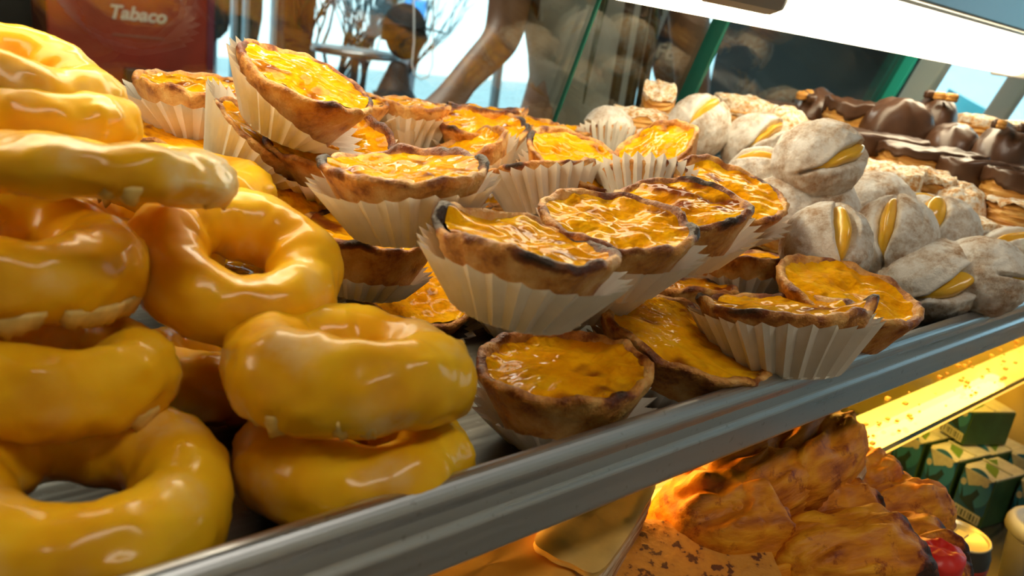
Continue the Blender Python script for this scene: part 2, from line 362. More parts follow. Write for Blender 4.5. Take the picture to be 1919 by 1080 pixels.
# slanted front panes
PH = 0.36
def slant_pane(x0, x1, label):
    e = thing('front_glass_pane', label, 'glass pane', Matrix.Translation((0, YB, SZ)) @ Matrix.Rotation(TILT, 4, 'X'))
    glass_box('glass_sheet', (x0, x1, -0.003, 0.003, 0.0, PH), GLASS, EDGE, e); return e
slant_pane(CX0, 0.768, 'slanted front glass pane behind the custard tarts')
e = thing('glass_edge_strip', 'thin dark green glass edge behind the tarts, before the customer', 'glass divider', Matrix.Translation((0, YB, SZ)) @ Matrix.Rotation(TILT, 4, 'X'))
obj('strip', box_mesh('strip', 0.577, 0.5795, -0.008, -0.0035, 0.0, 0.24, bevel=0.0005), EDGE, e)
slant_pane(0.776, CX1-0.012, 'slanted front glass pane behind the chocolate pastries')
e = thing('glass_edge_strip', 'dark green glass divider edge standing behind the powdered buns', 'glass divider', Matrix.Translation((0, YB, SZ)) @ Matrix.Rotation(TILT, 4, 'X'))
obj('strip', box_mesh('strip', 0.769, 0.775, -0.016, 0.004, 0.0, PH, bevel=0.0008), EDGE, e)
e = thing('glass_edge_strip', 'teal glass edge coloured bright as if backlit, at the right end of the front panes', 'glass divider', Matrix.Translation((0, YB, SZ)) @ Matrix.Rotation(TILT, 4, 'X'))
obj('strip', box_mesh('strip', CX1-0.011, CX1-0.003, -0.018, 0.004, 0.0, PH, bevel=0.0008), BACKLITEDGE, e)
# end of the case: glass above, cream panel below
me = mesh_from('end_glass', [(CX1, 0.2, SZ), (CX1, YB, SZ), (CX1, YB-PH*math.sin(TILT), SZ+PH*math.cos(TILT)), (CX1, 0.2, SZ+PH*math.cos(TILT)),
                             (CX1+0.006, 0.2, SZ), (CX1+0.006, YB, SZ), (CX1+0.006, YB-PH*math.sin(TILT), SZ+PH*math.cos(TILT)), (CX1+0.006, 0.2, SZ+PH*math.cos(TILT))],
               [(0,3,2,1),(4,5,6,7),(0,1,5,4),(1,2,6,5),(2,3,7,6),(3,0,4,7)], False)
eg = obj('end_glass_pane', me, GLASS); tag(eg, 'clear glass end pane of the display case at far right', 'glass pane')
CREAMP = plain('cream_panel', (0.80, 0.60, 0.20), 0.45, noise_amt=0.08, scale=8)
DZ = ZC-0.52                    # bottom deck
case = thing('display_case', 'cream lower body of the pastry display case with steel deck', 'display case', Matrix.Translation((0, 0, 0)))
obj('front_panel', box_mesh('front_panel', CX0, CX1+0.02, YB, YB+0.02, 0.0, SZ), CREAMP, case)
obj('end_panel', box_mesh('end_panel', CX1, CX1+0.02, 0.10, YB, 0.0, SZ), CREAMP, case)
obj('end_panel', box_mesh('end_panel', CX0-0.02, CX0, 0.10, YB, 0.0, SZ), CREAMP, case)
obj('deck', box_mesh('deck', CX0, CX1, 0.06, YB, DZ-0.02, DZ), STEEL, case)
obj('cabinet', box_mesh('cabinet', CX0, CX1, 0.09, YB, 0.0, DZ-0.02), plain('cabinet_front', (0.25, 0.25, 0.24), 0.5), case)
# top lamp and rail
LY = 0.415
def lamp(name, label, x0, x1, y, z, h, wdt, col, s, cat='lamp'):
    t = thing(name, label, cat, Matrix.Translation((0, y, z)))
    pr = [(-wdt/2+wdt*(0.5-0.5*math.cos(a)), -h*math.sin(a)) for a in [math.pi*i/12 for i in range(13)]]
    obj('diffuser', extrude_profile('diffuser', pr, x0+0.012, x1-0.012), emit(name+'_glow', col, s), t)
    obj('housing', box_mesh('housing', x0, x1, -wdt/2-0.004, wdt/2+0.004, 0.0, 0.012), WHITEFR, t)
    for x in (x0, x1-0.012): obj('end_cap', box_mesh('end_cap', x, x+0.012, -wdt/2-0.003, wdt/2+0.003, -h-0.003, 0.0, bevel=0.002), plain('lamp_cap', (0.30, 0.29, 0.27), 0.5), t)
    return t
WARM = (1.0, 0.84, 0.56)
lamp('tube_lamp', 'long glowing warm white lamp tube under the top rail above the pastries', CX0+0.02, CX1-0.02, LY, ZC+0.072, 0.044, 0.05, WARM, TUBE_TOP)
sk = thing('lamp_socket', 'dark grey rounded lamp bracket hanging before the top tube', 'lamp socket', Matrix.Translation((0, 0, 0)))
obj('body', box_mesh('body', 0.475, 0.575, LY-0.055, LY-0.028, ZC+0.035, ZC+0.083, bevel=0.011), plain('socket_plastic', (0.20, 0.20, 0.20), 0.5), sk)
obj('bracket', box_mesh('bracket', 0.50, 0.55, LY-0.03, LY+0.0, ZC+0.0842, ZC+0.0875), bpy.data.materials['socket_plastic'], sk)
rl = thing('top_rail', 'blue grey aluminium rail along the top of the display case', 'rail', Matrix.Translation((0, 0, 0)))
obj('rail_body', box_mesh('rail_body', CX0, CX1+0.006, LY-0.075, LY+0.085, ZC+0.088, ZC+0.135, bevel=0.004), RAIL, rl)
obj('rail_lip', box_mesh('rail_lip', CX0, CX1+0.006, LY-0.085, LY-0.0751, ZC+0.066, ZC+0.128, bevel=0.002), RAIL, rl)
for x, lb in ((1.37, 'white slanted post at the end of the display case'), (1.76, 'white slanted post of the neighbouring case further right')):
    p = thing('slanted_post', lb, 'post', Matrix.Translation((x, YB+0.02, SZ-0.02)) @ Matrix.Rotation(TILT, 4, 'X'))
    obj('bar', box_mesh('bar', 0, 0.03, -0.02, 0.02, 0, 0.42, bevel=0.004), WHITEFR, p)
    obj('foot', box_mesh('foot', -0.006, 0.036, -0.026, 0.026, -0.03, 0.0, bevel=0.003), WHITEFR, p)
    obj('column', box_mesh('column', 0.0, 0.03, 0.0, 0.03, -1.08, -0.03), WHITEFR, p)
YEL = (1.0, 0.50, 0.07)
lamp('tube_lamp', 'yellow glowing lamp under the upper glass shelf, lighting the roasted pastries', CX0+0.05, CX1-0.01, 0.32, SZ-0.018, 0.03, 0.04, YEL, TUBE_MID)
ls = thing('tube_lamp', 'bright yellow lamp tube beneath the lower glass shelf above the cartons', 'lamp', Matrix.Translation((0, 0.272, G2Z-0.018)))
pr = [(0.026*math.cos(a), 0.009*math.sin(a)) for a in [2*math.pi*i/20 for i in range(20)]]
obj('glowing_tube', extrude_profile('glowing_tube', pr, 0.2, CX1-0.02), emit('yellow_tube_glow', (1.0, 0.52, 0.05), TUBE_LOW), ls)
for x in (0.19, CX1-0.02): obj('end_cap', box_mesh('end_cap', x, x+0.012, -0.028, 0.028, -0.011, 0.0115, bevel=0.002), bpy.data.materials['lamp_cap'], ls)

# ------------------------------------------------------------------ donuts
def donut_mesh(seed, frost_dir=None, frost=0.25, nu=110, nv=44, fat=0.335, zs=1.0):
    V, F, fr = [], [], []
    for i in range(nu):
        u = 2*math.pi*i/nu; cu, su = math.cos(u), math.sin(u)
        lump = 0.07*nz(cu*1.3, su*1.3, 0.3, seed); rr = fat*(1+0.16*nz(cu*1.7, su*1.7, 2.3, seed)); R = 0.995-fat+lump*0.6
        for j in range(nv):
            v = 2*math.pi*j/nv; cv, sv = math.cos(v), math.sin(v)
            zz = zs*sv*(1.14 if sv > 0 else 0.98); rad = R+rr*cv*(1.0 if cv > 0 else 1.06)
            x, y, z = rad*cu, rad*su, rr*zz
            k = 0.038*nz(x*2.6, y*2.6, z*2.6, seed+1)+0.018*nz(x*7, y*7, z*7, seed+2)+0.006*nz(x*19, y*19, z*19, seed+6)
            if cv > 0.55: k += 0.05*max(0, nz(x*4.5, y*4.5, z*7, seed+3))     # dried ridges round the waist
            V.append((x+k*cv*cu, y+k*cv*su, z+k*sv+lump*0.4))
            f = sm(0.12, 0.5, nz(x*2.2, y*2.2, z*3, seed+4))*frost
            if frost_dir is not None: f = max(f, sm(0.35, 0.8, (x*frost_dir[0]+y*frost_dir[1])+0.3*nz(x*4, y*4, z*4, seed))*0.9)
            fr.append(min(1, f))
    for i in range(nu):
        for j in range(nv): F.append((i*nv+j, ((i+1) % nu)*nv+j, ((i+1) % nu)*nv+(j+1) % nv, i*nv+(j+1) % nv))
    return V, F, fr
def fringe_mesh(seed, fat=0.335, zs=1.0, n=220):
    """thin cracked skirt of dried glaze that hugs the lower outside of the ring"""
    V, F, keep = [], [], []; R = 0.995-fat
    for i in range(n):
        u = 2*math.pi*i/n; cu, su = math.cos(u), math.sin(u); lump = 0.07*nz(cu*1.3, su*1.3, 0.3, seed); rr = fat*(1+0.16*nz(cu*1.7, su*1.7, 2.3, seed))
        g = nz(cu*1.9, su*1.9, 0.7, seed+9)+0.5*nz(cu*7, su*7, 0.2, seed+5); keep.append(g > 0.10)
        out = 0.008+0.05*max(0, g)*(0.5+abs(nz(cu*16, su*16, 0, seed))); down = 0.02+0.10*max(0, g)+0.05*nz(cu*20, su*20, 3, seed)
        for (v, e, dz) in ((-0.35, -0.01, 0), (-0.52, 0.012+out*0.4, 0), (-0.70, out*0.9, -down*0.5), (-0.80, out*0.6, -down), (-0.80, -0.03, -down*0.4)):
            tp_ = sm(0.10, 0.40, g+0.18*nz(cu*30, su*30, v*3, seed)); rad = R+lump*0.6+rr*math.cos(v)+e*tp_-0.03*(1-tp_); dz *= tp_; V.append((rad*cu, rad*su, rr*0.98*zs*math.sin(v)+dz+lump*0.4))
    for i in range(n):
        j = (i+1) % n
        if keep[i] and keep[j]:
            for k in range(5): F.append((i*5+k, j*5+k, j*5+(k+1) % 5, i*5+(k+1) % 5))
    return V, F
def add_donut(px, py, w, q, a, label, seed, D=0.083, d=None, spin=0.0, frost=0.25, frost_dir=None, fat=0.335, zs=1.0):
    d = d or FPX*D/w; R = D/2
    n = disc_normal(px, py, q, a); c = at(px, py, d)
    t = thing('glazed_donut', label, 'donut', Matrix.Translation(c) @ frame_from_normal(n, spin), 'glazed ring donuts at the left of the tray')
    fd = None
    if frost_dir is not None:
        l = t.matrix_world.to_3x3().inverted() @ img_dir(px, py, frost_dir); fd = (l.x, l.y)
    V, F, fr = donut_mesh(seed, fd, frost, fat=fat, zs=zs)
    V = [(x*R, y*R, z*R) for x, y, z in V]
    obj('glazed_ring', mesh_from('glazed_ring', V, F, True, {'frost': fr}), GLAZE, t)
    V, F = fringe_mesh(seed, fat, zs); V = [(x*R, y*R, z*R) for x, y, z in V]
    if F: obj('dried_glaze_edge', mesh_from('dried_glaze_edge', V, F), FRINGE, t)
    return t
add_donut(142, 930, 580, 0.60, 8, 'glazed donut lying front left at the bottom, its whole hole showing', 1, frost=0.2, fat=0.325, D=0.094)
add_donut(668, 860, 430, 0.40, 4, 'lower glazed donut under another, against the tray rim', 2, D=0.0865, d=0.294)
add_donut(660, 692, 470, 0.26, 5, 'thick glazed donut on top of another in the front middle', 3, frost=0.4, D=0.090)
add_donut(445, 500, 395, 0.62, 16, 'upright tilted glazed donut with round dark hole facing the camera', 14)
add_donut(15, 488, 470, 0.30, 2, 'glazed donut at left edge, second from below in the left stack', 5)
add_donut(85, 695, 470, 0.30, 4, 'shaded glazed donut at left edge resting behind the front left one', 6)
add_donut(400, 705, 330, 0.25, 8, 'deeply shaded glazed donut in the gap behind the front donuts', 7, d=0.36)
add_donut(192, 322, 475, 0.02, 3, 'flat glazed donut seen edge on with white frosted right end', 8, frost=0.5, frost_dir=5, zs=0.62)
add_donut(50, 205, 405, 0.18, 4, 'bright glazed donut second from top in the left stack', 9, zs=0.85)
add_donut(25, 152, 400, 0.22, 14, 'topmost bright yellow glazed donut in the upper left corner', 10)
add_donut(352, 350, 310, 0.16, 8, 'glazed donut half hidden behind the frosted flat donut', 11, d=0.385)
add_donut(255, 452, 380, 0.25, 8, 'glazed donut buried in the middle of the donut heap', 12, d=0.385)

# ------------------------------------------------------------------ custard tarts
TH = 0.86       # height of the crust in units of the top radius
def tart_meshes(seed, burnt=0.5, dome=0.05, dip=0.5, nu=112, spots=()):
    def rimh(cu, su, u):
        h = 0.09*nz(cu*1.3, su*1.3, 0, seed)+0.07*nz(cu*3.2, su*3.2, 1, seed)+0.026*nz(cu*7, su*7, 2, seed)
        for (sa, amp) in spots:
            da = math.atan2(math.sin(u-sa), math.cos(u-sa)); h += amp*0.8*math.exp(-(da/0.2)**2)
        return h
    prof = [(0.0, 0.0), (0.40, 0.0), (0.60, 0.01), (0.655, 0.05), (0.70, 0.16), (0.755, 0.28), (0.81, 0.40), (0.865, 0.52), (0.915, 0.62), (0.96, 0.71), (0.995, 0.785), (1.005, 0.83), (0.985, 0.865), (0.945, 0.875), (0.90, 0.85), (0.865, 0.79), (0.82, 0.70)]
    V, F, bn = [], [], []; m = len(prof)
    for i in range(nu):
        u = 2*math.pi*i/nu; cu, su = math.cos(u), math.sin(u); h = rimh(cu, su, u)
        wob = 0.035*nz(cu*1.5, su*1.5, 5, seed)+0.018*nz(cu*6, su*6, 5, seed)
        spot = sum(math.exp(-(math.atan2(math.sin(u-sa), math.cos(u-sa))/0.18)**2) for sa, amp in spots)
        for j, (r, z) in enumerate(prof):
            t = z/0.875
            k = (0.034*nz(cu*7*r, su*7*r, z*14, seed+3)+0.02*nz(cu*18, su*18, z*26, seed+5)) if 0.1 < z else 0
            rr = r+(wob+k)*t+(0.03*spot if j > 9 else 0); zz = z+h*sm(0.35, 0.85, t)
            V.append((rr*cu, rr*su, zz))
            b = sm(0.70, 0.84, z)*(0.30+0.5*burnt)*(0.65+1.5*nz(cu*2.2, su*2.2, z*3, seed+6)+2.4*h)
            b += 1.1*spot*sm(0.6, 0.8, z)+0.35*max(0, nz(cu*3, su*3, z*3, seed+8))
            bn.append(max(0, b))
    for i in range(nu):
        for j in range(m-1): F.append((i*m+j, ((i+1) % nu)*m+j, ((i+1) % nu)*m+j+1, i*m+j+1))
    cr = (V, F, bn)
    nr = 20; V, F, bn = [(0, 0, 0)], [], [0]
    for j in range(1, nr+1):
        r = 0.915*j/nr
        for i in range(nu):
            u = 2*math.pi*i/nu; cu, su = math.cos(u), math.sin(u); V.append((r*cu, r*su, 0)); bn.append(0)
    def cz(x, y):
        r = math.hypot(x, y); u = math.atan2(y, x)
        h = rimh(math.cos(u), math.sin(u), u) if r > 0.02 else 0
        z = 0.765+dome*(1-r*r)+h*0.75*sm(0.35, 0.9, r)+0.05*sm(0.72, 0.92, r)
        z += 0.075*nz(x*2.2, y*2.2, 0.5, seed+11)+0.032*nz(x*5.5, y*5.5, 0.7, seed+12)+0.012*nz(x*13, y*13, 0.2, seed+13)
        dx, dy = 0.25*math.cos(seed*2.1), 0.25*math.sin(seed*2.1)
        z -= dip*0.22*math.exp(-((x-dx)**2+(y-dy)**2)/0.035)
        return z
    V = [(x, y, cz(x, y)) for x, y, _ in V]
    th = 0.34-0.34*burnt
    bn = [sm(th, th+0.55, nz(x*2.6, y*2.6, 3.1, seed+15)+0.3*nz(x*7, y*7, 1.1, seed+16)+0.12*math.hypot(x, y)) for x, y, z in V]
    for i in range(nu): F.append((0, 1+i, 1+(i+1) % nu))
    for j in range(nr-1):
        for i in range(nu): F.append((1+j*nu+i, 1+(j+1)*nu+i, 1+(j+1)*nu+(i+1) % nu, 1+j*nu+(i+1) % nu))
    return cr, (V, F, bn)
def liner_mesh(seed, hh=0.62, flare=1.12, n=27, lt=(0.0, 0.0)):
    lev = [0.0, 0.04, 0.2, 0.4, 0.6, 0.8, 1.0]; per = 4; tot = n*per
    V, F = [], []
    for k, t in enumerate(lev):
        for i in range(tot):
            u = 2*math.pi*(i+0.25*nz(i*0.3, seed, 0))/tot; ph = i % per
            tri = (1.0, 0.1, -1.0, -0.1)[ph]
            base = 0.665+(flare-0.665)*t**1.05+0.03*nz(math.cos(u)*2, math.sin(u)*2, seed)*t
            amp = (0.030+0.045*t)*(1 if k else 0.3); base = max(base, min(1.0, 0.625+0.455*hh*t)+amp*0.9)
            r = base+tri*amp
            z = -0.012+hh*t*(1+0.07*nz(math.cos(u)*1.5, math.sin(u)*1.5, seed+2))+(0.045*t*t if ph == 0 else 0)-(0.03*t*t if ph == 2 else 0)+t*(lt[0]*math.cos(u)+lt[1]*math.sin(u))
            V.append((r*math.cos(u), r*math.sin(u), z))
    for k in range(len(lev)-1):
        for i in range(tot): F.append((k*tot+i, k*tot+(i+1) % tot, (k+1)*tot+(i+1) % tot, (k+1)*tot+i))
    F.append(tuple(reversed(range(tot))))
    return V, F
tart_spots = []
def place_tart(M4, R, label, seed, liner=0.62, flare=1.12, burnt=0.5, dome=0.05, dip=0.4, spots=(), nu=112, hs=1.0, lt=(0.0, 0.0)):
    M4 = M4 @ Matrix.Diagonal((1, 1, hs, 1))
    t = thing('custard_tart', label, 'custard tart', M4, 'custard tarts heaped in the middle of the tray')
    cr, cu = tart_meshes(seed, burnt, dome, dip, nu, spots)
    obj('crust', mesh_from('crust', [(x*R, y*R, z*R) for x, y, z in cr[0]], cr[1], True, {'burn': cr[2]}), CRUST, t)
    obj('custard', mesh_from('custard', [(x*R, y*R, z*R) for x, y, z in cu[0]], cu[1], True, {'burn': cu[2]}), CUSTARD, t)
    if liner:
        V, F = liner_mesh(seed, liner, flare, lt=lt); o = obj('paper_liner', mesh_from('paper_liner', [(x*R, y*R, z*R) for x, y, z in V], F, False), PAPER, t)
    tart_spots.append((M4.translation + M4.to_3x3() @ Vector((0, 0, TH*R*0.5)), R))
    return t
def add_tart(px, py, w, q, a, label, seed, s=1.0, spots=(), lift=None, **kw):
    D = 0.075*s; R = D/2; d = FPX*D/w
    n = disc_normal(px, py, q, a); top = at(px, py, d); base = top - n*(0.82*R*kw.get('hs', 1.0))
    M4 = frame_from_normal(n)
    inv = M4.to_3x3().inverted(); loc = []
    for ang, amp in spots:                      # where the scorched knobs sit, as picture directions round the rim
        l = inv @ img_dir(px, py, ang); loc.append((math.atan2(l.y, l.x), amp))
    if lift:                                    # liner pulled up on one side
        l = inv @ img_dir(px, py, lift[0]); kw['lt'] = (l.x*lift[1], l.y*lift[1])
    return place_tart(Matrix.Translation(base) @ M4, R, label, seed, spots=loc, **kw)
add_tart(575, 146, 262, 0.30, 21, 'highest custard tart at the back left, tilted right, its liner sticking up', 21, burnt=0.3, liner=0.5, flare=1.08, dome=0.14, dip=0.1, lift=(165, 0.36))
add_tart(372, 158, 222, 0.13, 3, 'custard tart in a wide white liner, furthest left at the back', 22, burnt=0.2, liner=0.62, flare=1.28, dome=0.1, dip=0)
add_tart(498, 252, 215, 0.22, 33, 'custard tart leaning right with its liner fanned out beside the donuts', 23, burnt=0.1, liner=0.75, flare=1.2, lift=(165, 0.3), s=0.86)
add_tart(620, 254, 248, 0.52, 8, 'round custard tart facing the camera with deep dent and dark rim', 24, burnt=0.3, liner=0.6, dip=1.6, dome=0.0, spots=((-30, 0.03), (170, 0.02)))
add_tart(758, 312, 308, 0.20, -2, 'custard tart with two scorched black knobs on its rim, white liner', 25, burnt=0.35, liner=0.66, flare=1.12, spots=((197, 0.06), (2, 0.10)))
add_tart(556, 372, 225, 0.48, 30, 'small tilted custard tart tucked under the round facing tart', 26, burnt=0.3, liner=0, s=0.88)
add_tart(692, 436, 262, 0.22, 10, 'dark baked custard tart under the black knobbed one, beside the donut', 27, burnt=0.9, liner=0.35, flare=0.95)
add_tart(785, 540, 235, 0.62, 12, 'custard tart facing up between the front donut and the central tart', 28, burnt=0.2, liner=0.55, dome=0.1, dip=0)
add_tart(992, 448, 352, 0.20, 14, 'large central custard tart in cream liner, stacked on top of another', 29, burnt=0.55, liner=0.62, flare=1.13, spots=((165, 0.16), (205, 0.03)), nu=140)
add_tart(1156, 412, 300, 0.33, 11, 'shiny custard tart just right behind the large central tart', 30, burnt=0.35, liner=0.6, spots=((-8, 0.07),))
add_tart(1278, 380, 264, 0.33, 8, 'caramelised reddish brown custard tart right of the shiny one', 31, burnt=0.95, liner=0.5, dip=0.8)
add_tart(1368, 350, 228, 0.36, 25, 'custard tart leaning right against the powdered buns', 32, burnt=0.3, liner=0.55, s=1.05)
add_tart(1226, 276, 172, 0.46, -20, 'custard tart propped up leaning left in front of a powdered bun', 33, burnt=0.15, liner=0, s=0.9, dip=0)
add_tart(1085, 297, 205, 0.42, 25, 'custard tart tilted right with dark spot, behind the upright liner', 34, burnt=0.3, liner=0.4, flare=1.0, spots=((170, 0.06),))
add_tart(1015, 314, 207, -0.06, -5, 'custard tart tipped away showing its tall white liner, behind the central tart', 35, burnt=0.8, liner=0.78, flare=1.06)
add_tart(1208, 333, 180, -0.34, 5, 'custard tart tipped backwards, only the rounded liner shows', 36, burnt=0.4, liner=0.92, flare=1.02, s=0.86)
add_tart(862, 282, 190, 0.22, -24, 'custard tart leaning left behind the black knobbed tart', 37, burnt=0.2, liner=0.6)
add_tart(762, 222, 172, 0.04, -3, 'brown rimmed custard tart with pale liner right of the round facing tart', 38, burnt=0.6, liner=0.62, flare=1.1)
add_tart(905, 232, 175, 0.30, 8, 'custard tart with thick dark crust near the back row centre', 39, burnt=0.6, liner=0.5, spots=((190, 0.06), (-20, 0.05)))
add_tart(768, 194, 155, 0.10, 6, 'custard tart low in the back row right of the highest tart', 40, burnt=0.4, liner=0.6, s=0.88)
add_tart(915, 205, 150, 0.04, 4, 'back row custard tart with charred black rim', 41, burnt=0.9, liner=0.5, spots=((0, 0.10), (160, 0.1)), s=0.93)
add_tart(1003, 234, 132, 0.16, 9, 'back row custard tart right of the charred one', 42, burnt=0.2, liner=0.5, s=0.85)
add_tart(1083, 244, 122, 0.10, 5, 'furthest right custard tart of the back row', 43, burnt=0.3, liner=0.6, s=0.82)
add_tart(1150, 258, 128, -0.32, 10, 'small tipped custard tart showing its pale liner before a white bun', 44, burnt=0.3, liner=0.9, flare=1.04, s=0.85)
add_tart(1058, 683, 332, 0.40, 4, 'bottom custard tart under the central one, next to the tray rim', 45, burnt=0.25, liner=0.42, flare=1.02, s=1.05, dome=0.02, dip=0.1, nu=140)
add_tart(1284, 630, 340, 0.32, 24, 'custard tart sloping to the right against the tray rim', 46, burnt=0.15, liner=0.4, flare=0.98, s=1.25, dip=0, spots=((170, 0.03),), nu=140, hs=0.8)
add_tart(1468, 574, 316, 0.10, 3, 'custard tart with scorched tips in a white liner at the tray rim', 47, burnt=0.85, liner=0.72, flare=1.05, s=1.19, hs=0.9, spots=((178, 0.10), (2, 0.14)), nu=140)
add_tart(1590, 543, 270, 0.36, 22, 'custard tart rightmost along the tray rim, next to a split bun', 48, burnt=0.2, liner=0, s=1.12)
add_tart(1390, 478, 205, 0.06, 5, 'shadowed custard tart in a grey liner between the rim and the buns', 49, burnt=0.3, liner=0.5, s=1.05)
add_tart(1275, 532, 215, 0.10, 8, 'dark custard tart squeezed below the caramelised one', 50, burnt=0.9, liner=0.4, s=1.0)
add_tart(325, 250, 230, 0.24, 4, 'custard tart lying low behind the donuts under the leftmost tart', 51, burnt=0.1, liner=0)
add_tart(655, 184, 150, 0.2, 6, 'custard tart peeking out behind the highest tart', 52, burnt=0.5, liner=0.5, s=0.80)
# lower layers of the heap
for k, (x, y, lay, lb) in enumerate([
        (0.195, 0.410, 0, 'custard tart deep behind the upright donut, on the tray floor'),
        (0.321, 0.334, 0, 'custard tart on the tray floor hidden under the central tart'),
        (0.400, 0.488, 0, 'custard tart on the tray floor behind the tall white liner'),
        (0.436, 0.554, 0, 'custard tart on the tray floor beneath the charred back row tart'),
        (0.556, 0.333, 0, 'custard tart on the tray floor left of the dripping bun'),
        (0.234, 0.431, 1, 'custard tart in the second layer below the round facing tart'),
        (0.304, 0.280, 1, 'custard tart in the second layer under the shiny tart'),
        (0.313, 0.433, 1, 'custard tart in the second layer behind the black knobbed tart'),
        (0.586, 0.352, 1, 'custard tart in the second layer behind the right leaning tart'),
        (0.270, 0.530, 0, 'custard tart on the tray floor far below the highest tart'),
        (0.350, 0.548, 0, 'custard tart on the tray floor at the back, left of centre'),
        (0.520, 0.545, 0, 'custard tart on the tray floor under the furthest right back row tart'),
        (0.200, 0.535, 0, 'custard tart on the tray floor beneath the leftmost wide liner'),
        (0.330, 0.545, 1, 'custard tart in the second layer supporting the back row, left of centre'),
        (0.412, 0.550, 1, 'custard tart in the second layer supporting the charred back row tart'),
        (0.490, 0.545, 1, 'custard tart in the second layer supporting the right end of the back row')]):
    place_tart(Matrix.Translation((x, y, FZ+0.0012+lay*0.037)) @ Matrix.Rotation(k*1.3, 4, 'Z'), 0.036, lb, 61+k, liner=0.55, burnt=(k*0.37) % 0.7, nu=80)

# ------------------------------------------------------------------ powdered buns
def add_bun(px, py, w, label, seed, beta, phi, gamma, D=0.07, d=None, squash=0.92, bulge=1.0, wide=1.0):
    d = d or FPX*D/w; R = D/2
    v, rt, up = view_axes(px, py)
    o = (v*(-math.cos(math.radians(phi))) + img_dir(px, py, beta)*math.sin(math.radians(phi))).normalized()
    s = img_dir(px, py, gamma); s = (s - o*s.dot(o)).normalized()
    M4 = Matrix.Translation(at(px, py, d)) @ frame_xy(o, s)       # local x: opening, local z: across the slit
    t = thing('powdered_bun', label, 'bun', M4, 'powdered cream buns right of the tarts')
    V, F = [], []; nu, nv = 110, 84
    for j in range(nv+1):
        b = math.pi*j/nv-math.pi/2
        for i in range(nu):
            a = 2*math.pi*i/nu; x, y, z = math.cos(b)*math.cos(a), math.cos(b)*math.sin(a), math.sin(b)
            r = 1+0.05*nz(x*1.4, y*1.4, z*1.4, seed)+0.035*nz(x*4, y*4, z*4, seed+1)+0.014*nz(x*11, y*11, z*11, seed+2)
            zz = z+0.05*nz(y*2.5, 0.3, 0.1, seed+3)
            h = 0.18*wide*max(0.0, 1-(y/0.74)**2) if x > 0 else 0.0
            f = sm(0.05, 0.35, x)
            g = (1-sm(h*0.75, h*1.1+0.05, abs(zz)))*f            # inside the cut
            crack = 0.03*math.exp(-(zz/0.04)**2)*sm(-0.2, 0.3, x)
            lipb = 0.02*math.exp(-((abs(zz)-h-0.09)/0.09)**2)*f
            r = r*(1-0.24*g-crack)+lipb
            V.append((x*r*R, y*r*R, z*r*squash*R))
    for j in range(nv):
        for i in range(nu): F.append((j*nu+i, j*nu+(i+1) % nu, (j+1)*nu+(i+1) % nu, (j+1)*nu+i))
    obj('bun', mesh_from('bun', V, F), POWDER, t)
    V, F = [], []; nu, nv = 56, 24
    for j in range(nv+1):
        b = math.pi*j/nv-math.pi/2
        for i in range(nu):
            a = 2*math.pi*i/nu; x, y, z = math.cos(b)*math.cos(a), math.cos(b)*math.sin(a), math.sin(b)
            r = 1+0.06*nz(x*2, y*2, z*2, seed+5)
            V.append(((0.38+0.62*bulge*x*r)*R, 0.74*y*r*R, ((0.18*wide*z*r)*squash-0.05*nz(y*2.5*0.74, 0.3, 0.1, seed+3))*R))
    for j in range(nv):
        for i in range(nu): F.append((j*nu+i, j*nu+(i+1) % nu, (j+1)*nu+(i+1) % nu, (j+1)*nu+i))
    obj('egg_cream_filling', mesh_from('egg_cream_filling', V, F), CREAM, t)
    return t
add_bun(1533, 302, 170, 'big round powdered bun on top, slit running up to the right', 101, 8, 52, 117, wide=1.25)
add_bun(1308, 240, 128, 'powdered bun highest at the back, cream showing along its upper slit', 102, 65, 52, 122)
add_bun(1415, 272, 128, 'powdered bun with browned patch, between the back bun and the big one', 103, 40, 50, 120)
add_bun(1738, 530, 190, 'powdered bun at the tray rim with broad yellow cream wedge', 104, 0, 46, 122, D=0.074, squash=0.85, wide=1.5)
add_bun(1838, 520, 158, 'plain powdered bun at the rim behind the wedge bun', 105, -10, 100, 115, D=0.064, d=0.575)
add_bun(1546, 466, 196, 'lumpy powdered bun with cream dripping down its right side', 106, 50, 42, 185, wide=1.5, D=0.062, d=0.53)
add_bun(1676, 447, 165, 'powdered bun with an upright cream slit, right of the dripping one', 107, 110, 30, 170, wide=1.3, d=0.60, D=0.066)
add_bun(1762, 442, 124, 'powdered bun with a big bulging blob of cream on top', 108, 110, 42, 165, wide=2.2, bulge=1.2, D=0.062, d=0.63)
add_bun(1530, 392, 122, 'powdered bun under the big round one, cream along its lower edge', 109, 275, 22, 84, D=0.064, d=0.63)
add_bun(1634, 392, 118, 'powdered bun with curved cream slit left of the sugared pastry', 110, -50, 30, 112, D=0.066, d=0.665)
add_bun(1428, 348, 120, 'powdered bun mostly hidden behind the right leaning tart', 111, 100, 60, 90, D=0.064, d=0.66)
add_bun(1470, 398, 130, 'powdered bun wedged right of the leaning tart', 112, -30, 50, 100, D=0.064, d=0.63)
add_bun(1893, 500, 150, 'powdered bun cut by the right picture edge, cream on top', 113, 80, 55, 96, D=0.068, d=0.67)
add_bun(1140, 246, 100, 'pale powdered bun in the back row behind the small liner', 114, 165, 60, 80, D=0.053, d=0.80)
add_bun(1718, 428, 108, 'small powdered bun peeking out between two cream filled ones', 115, 90, 80, 90, D=0.06, d=0.68)

